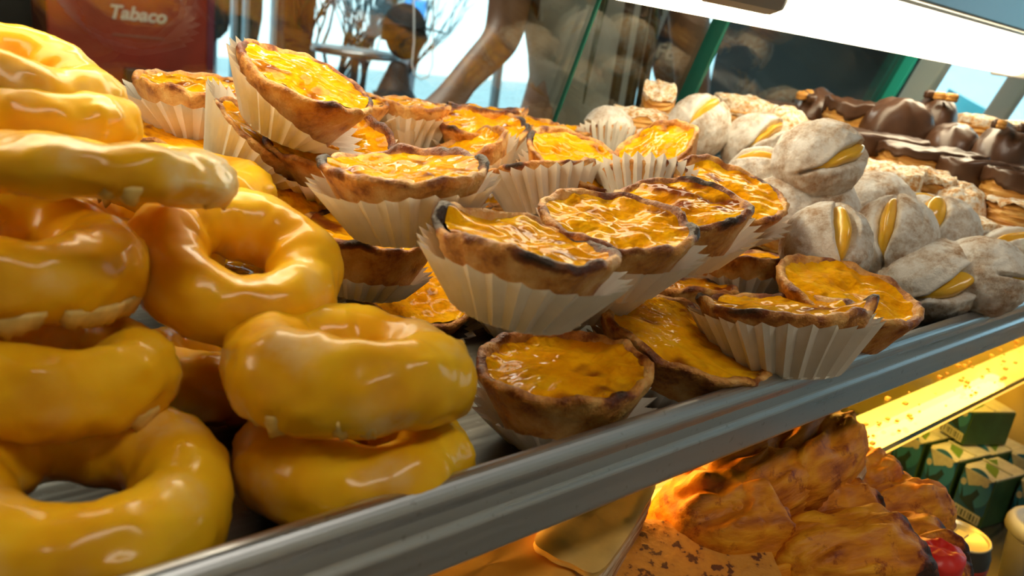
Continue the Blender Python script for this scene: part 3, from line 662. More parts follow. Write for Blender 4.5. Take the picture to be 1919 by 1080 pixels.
# ------------------------------------------------------------------ block pastries
def block_data(L, W, H, seed, levels=11, layered=0.02, top=0.12, rnd_=0.25, n=72, sag=0.0, edge=3.2, vp=0.0, ridge=0.0):
    """rounded rectangular loft with flaky layers; returns verts, faces, burn"""
    V, F, bn = [], [], []
    rows = []
    for k in range(levels):
        t = k/(levels-1); inset = (layered*(1 if k % 2 else -0.6))
        if t > 0.86: inset -= rnd_*0.55*((t-0.86)/0.14)**1.5
        if t < 0.1: inset -= rnd_*0.25*(1-t/0.1)
        if vp: inset = inset*0.5 - (1-(max(0.0, 1-t**vp))**(1/vp))
        rows.append((t, max(0.0, 1+inset)))
    if not vp:
        for q in (0.8, 0.55, 0.28, 0.0): rows.append((1.0, q*(1-rnd_*0.55)))
    else: rows = [r for r in rows if r[0] < 0.97]+[(1-0.03*q*q, ((1-(1-0.03*q*q)**vp))**(1/vp)) for q in (0.8, 0.5, 0.2)]+[(1.0, 0.0)]
    for ri, (t, sc) in enumerate(rows):
        for i in range(n):
            u = 2*math.pi*i/n; c, s = math.cos(u), math.sin(u)
            m = (abs(c)**edge+abs(s)**edge)**(-1.0/edge)
            x, y = c*m*sc, s*m*sc
            jit = 1+layered*1.4*nz(x*3.5, y*3.5, t*9, seed)+0.05*nz(x*1.6, y*1.6, 0.2, seed+1)
            z = t*H
            tz = sm(0.5, 1.0, t)
            z += H*tz*(top*nz(x*1.5, y*1.5, 0.4, seed+2)+0.5*top*nz(x*4, y*4, 0.1, seed+3)+sag*(1-x*x)*(1-y*y)+ridge*abs(nz(x*1.2+0.25*nz(x*3, y*3, 0, seed), y*3.6, 0.3, seed+5)))
            V.append((x*jit*L/2, y*jit*W/2, z))
            bn.append(max(0, 0.55*sm(0.6, 1.0, max(abs(x), abs(y)))*sm(0.5, 0.95, t)+0.5*max(0, nz(x*2, y*2, t, seed+6))))
    for r in range(len(rows)-1):
        for i in range(n): F.append((r*n+i, r*n+(i+1) % n, (r+1)*n+(i+1) % n, (r+1)*n+i))
    F.append(tuple(reversed(range(n))))
    return V, F, bn
def shell_data(L, W, H, seed, z0=0.5, grow=1.05, n=72, top=0.12, drip=0.3, edge=3.2, sag=0.0, vp=0.0):
    """coating draped over a block: wavy lower edge"""
    V, F = [], []; rows = [0.0, 0.25, 0.5, 0.75, 0.9]
    lev = []
    for i in range(n):
        u = 2*math.pi*i/n; c, s = math.cos(u), math.sin(u)
        lev.append(max(0.03, z0+drip*nz(c*2.2, s*2.2, 0.6, seed+4)+0.4*drip*nz(c*6, s*6, 0.1, seed+5)))
    prof = [(-1, 0.985)] + [(t, 1.0+0.012*(t < 0.1)) for t in rows] + [(0.97, 0.965), (1.0, 0.88)] + [(1.0, q) for q in (0.65, 0.4, 0.15, 0.0)]
    if vp: prof = [(-1, 0.97)]+[(t, (1-t**vp)**(1/vp)) for t in (0.0, 0.15, 0.3, 0.45, 0.6, 0.72, 0.82, 0.9, 0.95, 0.98, 0.995)]+[(1.0, 0.0)]
    for (t, sc) in prof:
        for i in range(n):
            u = 2*math.pi*i/n; c, s = math.cos(u), math.sin(u); m = (abs(c)**edge+abs(s)**edge)**(-1.0/edge)
            x, y = c*m*sc, s*m*sc; tt = max(t, 0); z = (lev[i]+(1.06-lev[i])*tt)*H if not vp else max(tt, lev[i]*0.9 if tt < 0.6 else 0)*1.04*H
            if vp and tt < lev[i] < 0.62: x, y = [k*((1-lev[i]**vp)**(1/vp))/max(sc, 1e-3) for k in (x, y)]
            g = grow*(1+0.05*nz(x*1.6, y*1.6, 0.2, seed+1))
            z += H*sm(0.3, 1.0, tt)*(top*nz(x*1.5, y*1.5, 0.4, seed+2)+0.5*top*nz(x*4, y*4, 0.1, seed+3)+sag*(1-x*x)*(1-y*y))
            if t < 0: g *= 0.965
            V.append((x*g*L/2, y*g*W/2, z))
    for r in range(len(prof)-1):
        for i in range(n): F.append((r*n+i, r*n+(i+1) % n, (r+1)*n+(i+1) % n, (r+1)*n+i))
    return V, F
def block_frame(px, py, d, yaw, pitch, roll):
    return Matrix.Translation(at(px, py, d)) @ Matrix.Rotation(math.radians(yaw), 4, 'Z') @ Matrix.Rotation(math.radians(pitch), 4, 'Y') @ Matrix.Rotation(math.radians(roll), 4, 'X')
def choc_block(px, py, d, L, W, H, yaw, label, seed, pitch=0, roll=0, z0=0.5, drip=0.35, edge=3.2, sag=0.0, bits=0):
    M4 = block_frame(px, py, d, yaw, pitch, roll) @ Matrix.Translation((0, 0, -H*0.5))
    t = thing('chocolate_pastry', label, 'pastry', M4, 'chocolate covered pastries at the far right')
    vp = 2.7
    edge = 2.6 if sag else edge; L = L*1.12 if sag else L; sg_ = 0.03 if sag else 0.0
    V, F, bn = block_data(L, W, H, seed, layered=0.022, top=0.1, edge=edge, sag=sg_, vp=vp if sag else 0.0)
    obj('pastry_body', mesh_from('pastry_body', V, F, True, {'burn': [b*0.3 for b in bn]}), PUFF, t)
    V, F = shell_data(L, W, H, seed, z0, drip=drip, top=0.15, edge=edge, sag=sg_, vp=vp if sag else 0.0, grow=1.08 if sag else 1.05)
    obj('chocolate_coat', mesh_from('chocolate_coat', V, F), CHOC, t)
    rr = random.Random(seed)
    for b in range(bits):
        V, F, bn = block_data(0.014, 0.011, 0.009, seed+b+1, levels=6, n=20, edge=2.2, rnd_=0.6)
        o = obj('nut_piece' if b % 2 else 'chocolate_lump', mesh_from('bit', V, F, True, {'burn': [0]*len(V)}), PUFF if b % 2 else CHOC, t)
        o.location = (-L*0.36+rr.uniform(-.008, .01), rr.uniform(-W*.3, W*.3), H*1.0); o.rotation_euler = (0, 0, rr.uniform(0, 3))
    return t
choc_block(1525, 206, 0.98, 0.075, 0.048, 0.040, 15, 'chocolate dipped roll with nut pieces, furthest back left of the chocolate row', 201, edge=2.2, sag=0.15, z0=0.55, bits=4, pitch=-14)
choc_block(1602, 224, 0.92, 0.07, 0.05, 0.036, -50, 'chocolate topped pastry with open yellow end, second from left', 202, z0=0.62, edge=2.5, drip=0.5)
choc_block(1683, 232, 0.90, 0.075, 0.056, 0.046, -20, 'smooth round chocolate coated pastry in the back row', 203, edge=2.0, sag=0.25, z0=0.15, drip=0.1)
choc_block(1750, 224, 0.95, 0.07, 0.05, 0.046, 20, 'chocolate pastry with dark lumps, before the bright window', 204, edge=2.2, sag=0.2, z0=0.2, bits=5)
choc_block(1640, 275, 0.84, 0.095, 0.06, 0.026, -35, 'flat chocolate pastry behind the big powdered bun', 205, z0=0.1, drip=0.15)
choc_block(1740, 312, 0.80, 0.10, 0.052, 0.032, -38, 'flat chocolate topped pastry with a long flaky side facing the camera', 206, z0=0.78, drip=0.22)
choc_block(1835, 343, 0.78, 0.09, 0.055, 0.038, -38, 'chocolate coated pastry with bare flaky lower corner, nearest the bun row', 207, z0=0.42, drip=0.6)
choc_block(1785, 262, 0.88, 0.095, 0.052, 0.030, 25, 'long chocolate pastry lying crosswise in the middle', 208, edge=2.4, sag=0.15, z0=0.1)
choc_block(1880, 284, 0.84, 0.085, 0.055, 0.046, 10, 'high domed chocolate pastry near the right edge', 209, edge=2.1, sag=0.2, z0=0.1, bits=3)
choc_block(1925, 365, 0.74, 0.08, 0.055, 0.036, -40, 'chocolate pastry cut by the right edge, bare golden base', 210, z0=0.72, drip=0.2)
choc_block(1868, 414, 0.735, 0.08, 0.05, 0.030, -20, 'dark chocolate pastry in the shade below the others', 211, z0=0.0, drip=0.05)
choc_block(1452, 214, 0.98, 0.09, 0.05, 0.026, -35, 'flat chocolate pastry left behind the powdered buns', 212, z0=0.1)
def sugar_block(px, py, d, L, W, H, yaw, label, seed, pitch=0, roll=0, filling=True, edge=3.0, sag=0.05, z0=0.8, name='sugared_pastry', mat=None):
    M4 = block_frame(px, py, d, yaw, pitch, roll) @ Matrix.Translation((0, 0, -H*0.5))
    t = thing(name, label, 'pastry', M4, 'sugared puff pastries between buns and chocolates')
    V, F, bn = block_data(L, W, H, seed, layered=0.035, top=0.14, edge=edge, sag=0.03, vp=2.5 if sag > 0.1 else 0.0)
    obj('pastry_body', mesh_from('pastry_body', V, F, True, {'burn': [b*0.35 for b in bn]}), mat or PUFF, t)
    V, F = shell_data(L, W, H, seed, z0, grow=1.05 if sag > 0.1 else 1.02, drip=0.22, top=0.16, edge=edge, sag=0.03, vp=2.5 if sag > 0.1 else 0.0)
    obj('sugar_crust', mesh_from('sugar_crust', V, F), SUGAR, t)
    if filling:
        V, F, bn = block_data(L*0.98, W*0.55, H*0.42, seed+3, levels=7, layered=0.01, edge=2.6)
        o = obj('custard_filling', mesh_from('custard_filling', V, F), CREAM, t); o.location = (-L*0.035, 0, H*0.2)
    return t
sugar_block(1660, 352, 0.72, 0.075, 0.055, 0.034, 25, 'sugared puff pastry with custard oozing, right of the big bun', 301, z0=0.55)
sugar_block(1725, 366, 0.74, 0.05, 0.05, 0.040, -60, 'sugared puff square showing a bright custard front', 302)
sugar_block(1790, 392, 0.72, 0.06, 0.055, 0.042, 10, 'rounded sugar dusted bun below the chocolate pastries', 303, filling=False, edge=2.2, sag=0.2, z0=0.15, name='sugared_bun')
sugar_block(1232, 197, 0.86, 0.044, 0.035, 0.032, 40, 'flaky puff end standing highest in the back row', 304, filling=True, z0=0.96, pitch=-25, edge=2.4)
sugar_block(1203, 234, 0.83, 0.060, 0.046, 0.026, -20, 'sugar topped flaky pastry left of the highest bun', 305, filling=False)
sugar_block(1392, 222, 0.92, 0.07, 0.05, 0.038, -30, 'white sugared pastry behind the two back buns', 306, filling=False, z0=0.6)
sugar_block(1470, 240, 0.86, 0.07, 0.055, 0.036, 10, 'pale yellow sugared bun in bright light behind the big bun', 307, filling=False, edge=2.2, sag=0.2, z0=0.3, name='sugared_bun')
sugar_block(1832, 444, 0.70, 0.07, 0.05, 0.028, -30, 'orange flaky pastry with sugar shreds near the right edge', 308, filling=True)
sugar_block(1916, 416, 0.70, 0.06, 0.05, 0.030, -30, 'plain golden pastry corner at the right edge', 309, filling=False, z0=0.95)
sugar_block(1860, 248, 1.05, 0.12, 0.06, 0.030, -20, 'pale biscuit coloured pastry at the very back right', 310, filling=False, z0=0.7)
for i, (x, y, z, yaw) in enumerate([(1.03, 0.50, 0.045, 20), (1.14, 0.42, 0.072, -25), (1.05, 0.40, 0.06, 40), (1.15, 0.53, 0.05, 5), (1.12, 0.33, 0.05, -10), (1.03, 0.30, 0.03, 30), (1.16, 0.25, 0.03, 15)]):
    L, W, H = 0.115, 0.062, 0.045
    t = thing('golden_bun', ['oval golden bun far right by the front glass', 'oval golden bun right of the chocolate heap, second row', 'raised oval golden bun behind the chocolate heap', 'oval golden bun in the back right corner', 'oval golden bun near the end pane', 'oval golden bun low right of the chocolates', 'oval golden bun at the front right end of the tray'][i], 'bun', Matrix.Translation((x, y, FZ+z)) @ Matrix.Rotation(math.radians(yaw), 4, 'Z'), 'oval golden buns at the end of the tray')
    V, F, bn = block_data(L, W, H, 380+i, layered=0.0, top=0.08, edge=2.1, vp=2.2); obj('crumb', mesh_from('crumb', V, F, True, {'burn': [b*0.3 for b in bn]}), PUFF, t)
    V, F = shell_data(L, W, H, 380+i, 0.35, grow=1.03, drip=0.2, edge=2.1, vp=2.2, top=0.08); obj('flour_dusting', mesh_from('flour_dusting', V, F), SUGAR, t)
# lower right filler pastries on the tray floor
for i, (x, y, lb) in enumerate([(0.80, 0.30, 'golden pastry at the base under the chocolate heap'), (0.92, 0.36, 'golden pastry at the base behind the chocolate heap'), (0.84, 0.44, 'golden pastry at the base near the front glass'), (0.98, 0.26, 'golden pastry at the base right of the chocolate heap'), (0.70, 0.42, 'golden pastry at the base under the back buns'), (0.96, 0.47, 'golden pastry at the base in the far back corner'), (0.62, 0.53, 'golden pastry at the base below the pale back row bun'), (0.74, 0.54, 'golden pastry at the base below the flaky back pastries')]):
    t = thing('sugared_pastry', lb, 'pastry', Matrix.Translation((x, y, FZ+0.001)) @ Matrix.Rotation(i*0.7, 4, 'Z'), 'pastries at the base of the heap')
    V, F, bn = block_data(0.09, 0.06, 0.05, 350+i, layered=0.03)
    obj('pastry_body', mesh_from('pastry_body', V, F, True, {'burn': bn}), PUFF, t)
    V, F = shell_data(0.09, 0.06, 0.05, 350+i, 0.8, grow=1.02); obj('sugar_crust', mesh_from('sugar_crust', V, F), SUGAR, t)

# ------------------------------------------------------------------ roasted pastries on the lower tray
lt = thing('steel_tray', 'dark steel tray under the roasted pastries on the lower shelf', 'tray', Matrix.Translation((0, 0, 0)))
obj('sheet', box_mesh('sheet', 0.02, 0.50, 0.15, 0.46, G2Z+0.0005, G2Z+0.003), STEEL, lt)
for b in ((0.02, 0.50, 0.146, 0.150, G2Z+0.0005, G2Z+0.010), (0.02, 0.50, 0.46, 0.464, G2Z+0.0005, G2Z+0.010)): obj('side_rim', box_mesh('side_rim', *b), STEEL, lt)
def roast(px, py, z, L, W, H, yaw, label, seed, pitch=0, roll=0, burn=0.6, edge=2.6):
    c = on_z(px, py, z)
    M4 = Matrix.Translation(c) @ Matrix.Rotation(math.radians(yaw), 4, 'Z') @ Matrix.Rotation(math.radians(pitch), 4, 'Y') @ Matrix.Rotation(math.radians(roll), 4, 'X') @ Matrix.Translation((0, 0, -H*0.85))
    t = thing('roasted_turnover', label, 'pastry', M4, 'roasted puff pastries on the lower shelf')
    V, F, bn = block_data(L, W, H, seed, levels=22, layered=0.03, top=0.22, n=140, sag=0.05, edge=edge, vp=3.0, ridge=0.30)
    bn = [min(1.3, b*min(burn, 0.7)*0.8+max(0, burn-0.25)*1.1*sm(0.30, 0.85, 2*v[0]/L+0.25*nz(v[1]*60, v[2]*60, 0, seed))) for b, v in zip(bn, V)]
    obj('crust', mesh_from('crust', V, F, True, {'burn': bn}), ROAST, t)
    V, F, bn = block_data(L*0.9, W*1.0, H*0.26, seed+40, levels=6, layered=0.03, top=0.3, n=60)
    o = obj('pale_underside', mesh_from('pale_underside', V, F, True, {'burn': [0]*len(V)}), SLICE, t); o.location = (0, 0, -H*0.06)
    return t
LZ = -0.225
roast(1530, 812, -0.222, 0.135, 0.062, 0.036, 8, 'roasted pastry with frilled end, topmost under the tray rim', 401, roll=8, burn=0.35)
roast(1430, 862, -0.224, 0.12, 0.06, 0.034, 5, 'roasted pastry lying left below the topmost one', 402, roll=6, burn=0.3)
roast(1375, 945, -0.236, 0.085, 0.070, 0.044, -20, 'roasted pastry with dark syrup blot at its corner', 403, roll=10, burn=0.7)
roast(1618, 875, -0.262, 0.085, 0.045, 0.030, -5, 'small dark topped roasted pastry beside the yellow lamp', 404, burn=0.9)
roast(1562, 932, -0.252, 0.085, 0.05, 0.034, -15, 'dark brown roasted pastry in the middle of the lower heap', 405, burn=1.1)
roast(1690, 930, -0.274, 0.10, 0.055, 0.032, -12, 'golden creased roasted pastry in front of the cartons', 406, burn=0.5)
roast(1605, 1012, -0.245, 0.115, 0.06, 0.038, -20, 'roasted pastry with charred black right end', 407, burn=1.3, roll=8)
roast(1712, 1022, -0.272, 0.085, 0.07, 0.034, -32, 'square dark roasted pastry in front of the can', 408, burn=1.0, roll=14)
roast(1500, 1085, -0.262, 0.10, 0.06, 0.036, -15, 'roasted pastry at the bottom edge below the charred one', 409, burn=0.6)
def slice_(px, py, z, L, W, H, yaw, label, seed, topmat, roll=0, layers=2):
    c = on_z(px, py, z)
    M4 = Matrix.Translation(c) @ Matrix.Rotation(math.radians(yaw), 4, 'Z') @ Matrix.Rotation(math.radians(roll), 4, 'X') @ Matrix.Translation((0, 0, -H))
    t = thing('layered_slice', label, 'pastry', M4, 'layered slices on the lower shelf')
    for k in range(layers):
        h = H/layers
        V, F, bn = block_data(L*(1-0.02*k), W*(1-0.03*k), h*0.86, seed+k, levels=8, layered=0.02, top=0.06, rnd_=0.12, edge=7)
        o = obj('pastry_layer', mesh_from('pastry_layer', V, F, True, {'burn': [b*0.3 for b in bn]}), SLICE, t); o.location = (0, 0, k*h)
    V, F, bn = block_data(L*0.985, W*0.97, H*0.10, seed+9, levels=5, layered=0.006, top=0.15, rnd_=0.2, edge=7)
    o = obj('icing_top', mesh_from('icing_top', V, F, True, {'burn': [0]*len(V)}), topmat, t); o.location = (0, 0, H*0.93)
    return t
slice_(1125, 955, -0.218, 0.10, 0.036, 0.052, 24, 'tan iced layered slice with powdery side under the rim', 501, ICING, roll=6)
slice_(1300, 1068, -0.250, 0.095, 0.070, 0.036, -38, 'slice with cinnamon dotted orange top at the bottom edge', 502, DOTS, roll=8)
slice_(915, 1062, -0.222, 0.11, 0.06, 0.045, 10, 'orange iced slice at the bottom left of the lower shelf', 503, plain('orange_icing', (0.74, 0.34, 0.04), 0.5, noise_amt=0.2, scale=60), roll=4)
# a red pepper piece between the pastries
pc = on_z(1742, 1085, -0.283)
pp = thing('red_pepper', 'smooth red pepper piece showing between two roasted pastries', 'pepper', Matrix.Translation(pc))
V, F, bn = block_data(0.036, 0.030, 0.022, 600, levels=10, layered=0.0, top=0.1, rnd_=0.8, edge=2.2)
obj('flesh', mesh_from('flesh', V, F), plain('red_pepper_skin', (0.70, 0.015, 0.006), 0.4), pp)
obj('stem', tube_mesh('stem', [(-0.02, 0, 0.014), (-0.032, 0.003, 0.018), (-0.038, 0.006, 0.024)], [0.004, 0.003, 0.0035]), plain('pepper_stem', (0.10, 0.20, 0.03), 0.6), pp)

# ------------------------------------------------------------------ drinks on the deck
TEAL = plain('carton_teal', (0.006, 0.10, 0.26), 0.35, noise_amt=0.2, scale=40); TEAL2 = plain('carton_teal_light', (0.03, 0.20, 0.40), 0.35)
NAVY = plain('carton_dark_mark', (0.006, 0.035, 0.055), 0.4)
GREENL = plain('carton_green', (0.12, 0.24, 0.03), 0.4); CARTW = plain('carton_white', (0.66, 0.66, 0.50), 0.45, noise_amt=0.25, scale=120)
DGREEN = plain('carton_dark_green', (0.03, 0.09, 0.03), 0.45, noise_amt=0.4, scale=40)
def poly_mesh(name, pts, t):           # flat print with a hair of thickness, in the y-z plane facing -x
    n = len(pts); V = [(-t, y, z) for y, z in pts]+[(0, y, z) for y, z in pts]
    F = [tuple(reversed(range(n))), tuple(range(n, 2*n))]+[(i, (i+1) % n, n+(i+1) % n, n+i) for i in range(n)]
    return mesh_from(name, V, F, False)
def carton(M4, label, W=0.043, Dp=0.072, H=0.078, seed=0):
    t = thing('drink_carton', label, 'carton', M4, 'teal and green drink cartons stacked on the deck')
    obj('box', box_mesh('box', 0, Dp, -W/2, W/2, 0, H*0.86, bevel=0.0015), DGREEN, t)
    obj('front_panel', box_mesh('front_panel', -0.0006, 0.0, -W/2+0.002, W/2-0.002, 0.016, H*0.84), TEAL, t)
    el = [(W*0.47*math.cos(a), 0.016+H*0.40+H*0.34*math.sin(a)) for a in [2*math.pi*i/28 for i in range(28)]]
    o = obj('oval_print', poly_mesh('oval_print', el, 0.0004), TEAL2, t); o.location.x = -0.0008
    fig = [(y*0.82, z*0.85) for y, z in [(-0.012, 0.02), (-0.004, 0.035), (-0.010, 0.05), (-0.004, 0.056), (0.002, 0.044), (0.012, 0.034), (0.018, 0.05), (0.016, 0.03), (0.004, 0.024)]]
    o = obj('dark_figure_print', poly_mesh('dark_figure_print', fig, 0.0004), NAVY, t); o.location.x = -0.0014
    o = obj('round_seal', poly_mesh('round_seal', [(-0.010+0.005*math.cos(a), H*0.76+0.005*math.sin(a)) for a in [2*math.pi*i/16 for i in range(16)]], 0.0004), CARTW, t); o.location.x = -0.0014
    o = obj('small_seal', poly_mesh('small_seal', [(0.015+0.004*math.cos(a), H*0.62+0.005*math.sin(a)) for a in [2*math.pi*i/6 for i in range(6)]], 0.0004), CARTW, t); o.location.x = -0.0014
    bc = obj('barcode_label', box_mesh('barcode_label', -0.0012, -0.0002, -W/2+0.004, W/2-0.004, 0.002, 0.015), CARTW, t)
    for k in range(8):
        y = -W/2+0.006+k*0.0040; obj('bar', box_mesh('bar', -0.0016, -0.0012, y, y+0.0009+0.0012*((k*7+seed) % 3)/2, 0.004, 0.013), NAVY, bc)
    top = obj('top_flap', box_mesh('top_flap', 0.001, Dp-0.001, -W/2+0.001, W/2-0.001, H*0.862, H*0.895, bevel=0.001), CARTW, t)
    obj('leaf_print', mesh_from('leaf_print', [(0.004, -0.017, H*0.898), (0.028, -0.007, H*0.898), (0.06, 0.015, H*0.898), (0.044, 0.019, H*0.898), (0.018, 0.005, H*0.898)], [(0, 1, 2, 3, 4)], False), GREENL, top)
    obj('fold_flap', mesh_from('fold_flap', [(-0.0016, -0.004, H*0.68), (-0.0016, 0.008, H*0.60), (-0.0016, 0.019, H*0.86), (-0.0016, -0.019, H*0.86), (0.003, -0.019, H*0.899), (0.003, 0.019, H*0.899)], [(0, 1, 2, 3), (3, 2, 5, 4)], False), CARTW, top)
    obj('seam', box_mesh('seam', Dp*0.48, Dp*0.52, -W/2+0.002, W/2-0.002, H*0.895, H*0.93), CARTW, top)
    return t
def crt(px, py, z, yaw, label, seed, **kw):      # px,py: bottom middle of the teal face, standing at height z
    return carton(Matrix.Translation(on_z(px, py, z)) @ Matrix.Rotation(math.radians(yaw), 4, 'Z'), label, seed=seed, **kw)
CY = -12
p0 = on_z(1806, 975, DZ-ZC)
for i, (dx, dy, dz, yaw, lb) in enumerate([
        (0.0, 0.0, 0.0, CY, 'drink carton in the front row behind the can, its teal oval showing whole'),
        (0.010, 0.048, 0.0, CY, 'drink carton in the front row partly hidden by the roasted pastry'),
        (0.020, 0.096, 0.0, CY, 'drink carton furthest left in the front row, under the glass shelf edge'),
        (0.034, -0.054, 0.0, CY-6, 'drink carton cut by the right picture edge beside the white cup'),
        (0.085, 0.03, 0.0, CY, 'drink carton in the second row, behind the front middle ones'),
        (0.110, -0.018, 0.0, CY, 'drink carton in the second row at right, only its top shows')]):
    carton(Matrix.Translation(p0+Vector((dx, dy, dz+0.0005))) @ Matrix.Rotation(math.radians(yaw), 4, 'Z'), lb, seed=i)
carton(Matrix.Translation(p0+Vector((0.060, 0.062, 0.0735))) @ Matrix.Rotation(math.radians(CY-14), 4, 'Z'), 'single drink carton lying on top of the carton stack', seed=9, H=0.056)
cn = on_z(1797, 1003, -0.405); CANH = cn.z-DZ
can = thing('drink_can', 'red and black drink can with gold lid behind the roasted pastry', 'can', Matrix.Translation((cn.x, cn.y, DZ+0.0005)))
GOLD = plain('can_gold', (0.80, 0.68, 0.40), 0.35, 0.55)
obj('body', lathe_mesh('body', [(0.024, 0), (0.030, 0.004), (0.032, 0.010), (0.032, CANH-0.022), (0.0318, CANH-0.020)], 56), plain('can_red', (0.42, 0.03, 0.012), 0.3, 0.3), can)
obj('shoulder_band', lathe_mesh('shoulder_band', [(0.0319, CANH-0.0199), (0.0315, CANH-0.012), (0.029, CANH-0.005), (0.0275, CANH-0.002)], 56, False), plain('can_black', (0.02, 0.018, 0.015), 0.3), can)
lid = obj('lid', lathe_mesh('lid', [(0.0275, CANH-0.002), (0.0288, CANH), (0.0282, CANH+0.0012), (0.0265, CANH+0.0008), (0.0255, CANH-0.003), (0.0235, CANH-0.004), (0.021, CANH-0.0028), (0.001, CANH-0.0026)], 56), GOLD, can)
obj('pull_tab', box_mesh('pull_tab', -0.004, 0.012, -0.005, 0.005, CANH-0.002, CANH-0.0008, bevel=0.0005), GOLD, lid)
cp = on_z(1966, 985, -0.43)
cup = thing('white_cup', 'white plastic cup with rounded rim at the right picture edge', 'cup', Matrix.Translation((cp.x, cp.y, DZ+0.0005)))
CH = cp.z-DZ
obj('cup_body', lathe_mesh('cup_body', [(0.022, 0), (0.026, 0.003), (0.033, CH*0.75), (0.035, CH*0.8), (0.031, CH*0.8), (0.024, 0.006), (0.001, 0.005)], 48), WHITEFR, cup)
obj('rim', lathe_mesh('rim', [(0.0352, CH*0.8), (0.039, CH*0.84), (0.039, CH*0.93), (0.036, CH), (0.030, CH), (0.029, CH*0.8)], 48, False), WHITEFR, cup)

# crumbs on the lower glass shelf
rnd = random.Random(7); V, F = [], []
for i in range(90):
    x, y = rnd.uniform(0.55, 1.2), rnd.uniform(0.246, 0.292); s = rnd.uniform(0.0008, 0.0028)
    v, f = box_data(x-s, x+s, y-s*0.8, y+s*0.7, G2Z+0.0002, G2Z+s, base=len(V)); V += v; F += f
o = obj('crumbs', mesh_from('crumbs', V, F, False), PUFF); tag(o, 'pastry crumbs scattered on the lower glass shelf', 'crumbs', kind='stuff')

# ------------------------------------------------------------------ the shop and street behind the glass
RED = plain('machine_red', (0.34, 0.035, 0.015), 0.3, noise_amt=0.35, scale=4)
BLACK = plain('black_plastic', (0.012, 0.012, 0.011), 0.4)
mc = on_y(252, 60, 4.15)
tm = thing('vending_machine', 'red vending machine with pale Tabaco lettering at upper left', 'vending machine', Matrix.Translation((mc.x, 4.15, 0.0)) @ Matrix.Rotation(math.radians(-4), 4, 'Z'))
obj('cabinet', box_mesh('cabinet', -0.36, 0.36, 0.0, 0.5, 0.08, 1.85, bevel=0.012), RED, tm)
obj('plinth', box_mesh('plinth', -0.34, 0.34, 0.03, 0.48, 0.0, 0.08), BLACK, tm)
obj('side_strip', box_mesh('side_strip', 0.33, 0.362, -0.012, -0.001, 0.1, 1.83), plain('machine_side', (0.16, 0.03, 0.05), 0.3), tm)
obj('tray_slot', box_mesh('tray_slot', -0.05, 0.362, -0.05, -0.0005, 0.62, 0.78, bevel=0.006), BLACK, tm)
def text(s, size, mat, parent, loc, rot, name='lettering', shear=0.25, ext=0.002, bold=0.0):
    cu = bpy.data.curves.new(name, 'FONT'); cu.body = s; cu.size = size; cu.shear = shear; cu.extrude = ext; cu.offset = bold; cu.align_x = 'CENTER'; cu.align_y = 'CENTER'
    cu.materials.append(mat); o = bpy.data.objects.new(name, cu); C.objects.link(o); bpy.context.view_layer.update()
    me = bpy.data.meshes.new_from_object(o.evaluated_get(bpy.context.evaluated_depsgraph_get())); bpy.data.objects.remove(o); me.name = name
    if not me.materials: me.materials.append(mat)
    o = obj(name, me, mat, parent); o.location = loc; o.rotation_euler = rot; return o
tl = tm.matrix_world.inverted() @ on_y(258, 28, 4.14)
text('Tabaco', 0.085, plain('lettering_silver', (0.50, 0.47, 0.40), 0.4), tm, (tl.x, -0.004, tl.z), (math.pi/2, 0, 0), bold=0.0025)
obj('small_print_line', box_mesh('small_print_line', tl.x-0.11, tl.x+0.12, -0.004, -0.0005, tl.z-0.10, tl.z-0.094), plain('dull_print', (0.30, 0.12, 0.08), 0.5), tm)
def skin_mesh(name, pts, edges, mat, parent, root=0, levels=2):
    me = bpy.data.meshes.new(name); me.from_pydata([p[:3] for p in pts], edges, []); me.update()
    o = obj(name, me, mat, parent)
    o.modifiers.new('skin', 'SKIN'); s = o.modifiers.new('sub', 'SUBSURF'); s.levels = levels; s.render_levels = levels
    for i, p in enumerate(pts):
        sv = me.skin_vertices[0].data[i]; r = p[3]; sv.radius = (r, p[4] if len(p) > 4 else r); sv.use_root = (i == root)
    o.modifiers['skin'].use_smooth_shade = True
    return o
SKIN = plain('skin', (0.34, 0.17, 0.10), 0.5); HAIR = plain('hair', (0.02, 0.013, 0.008), 0.6)
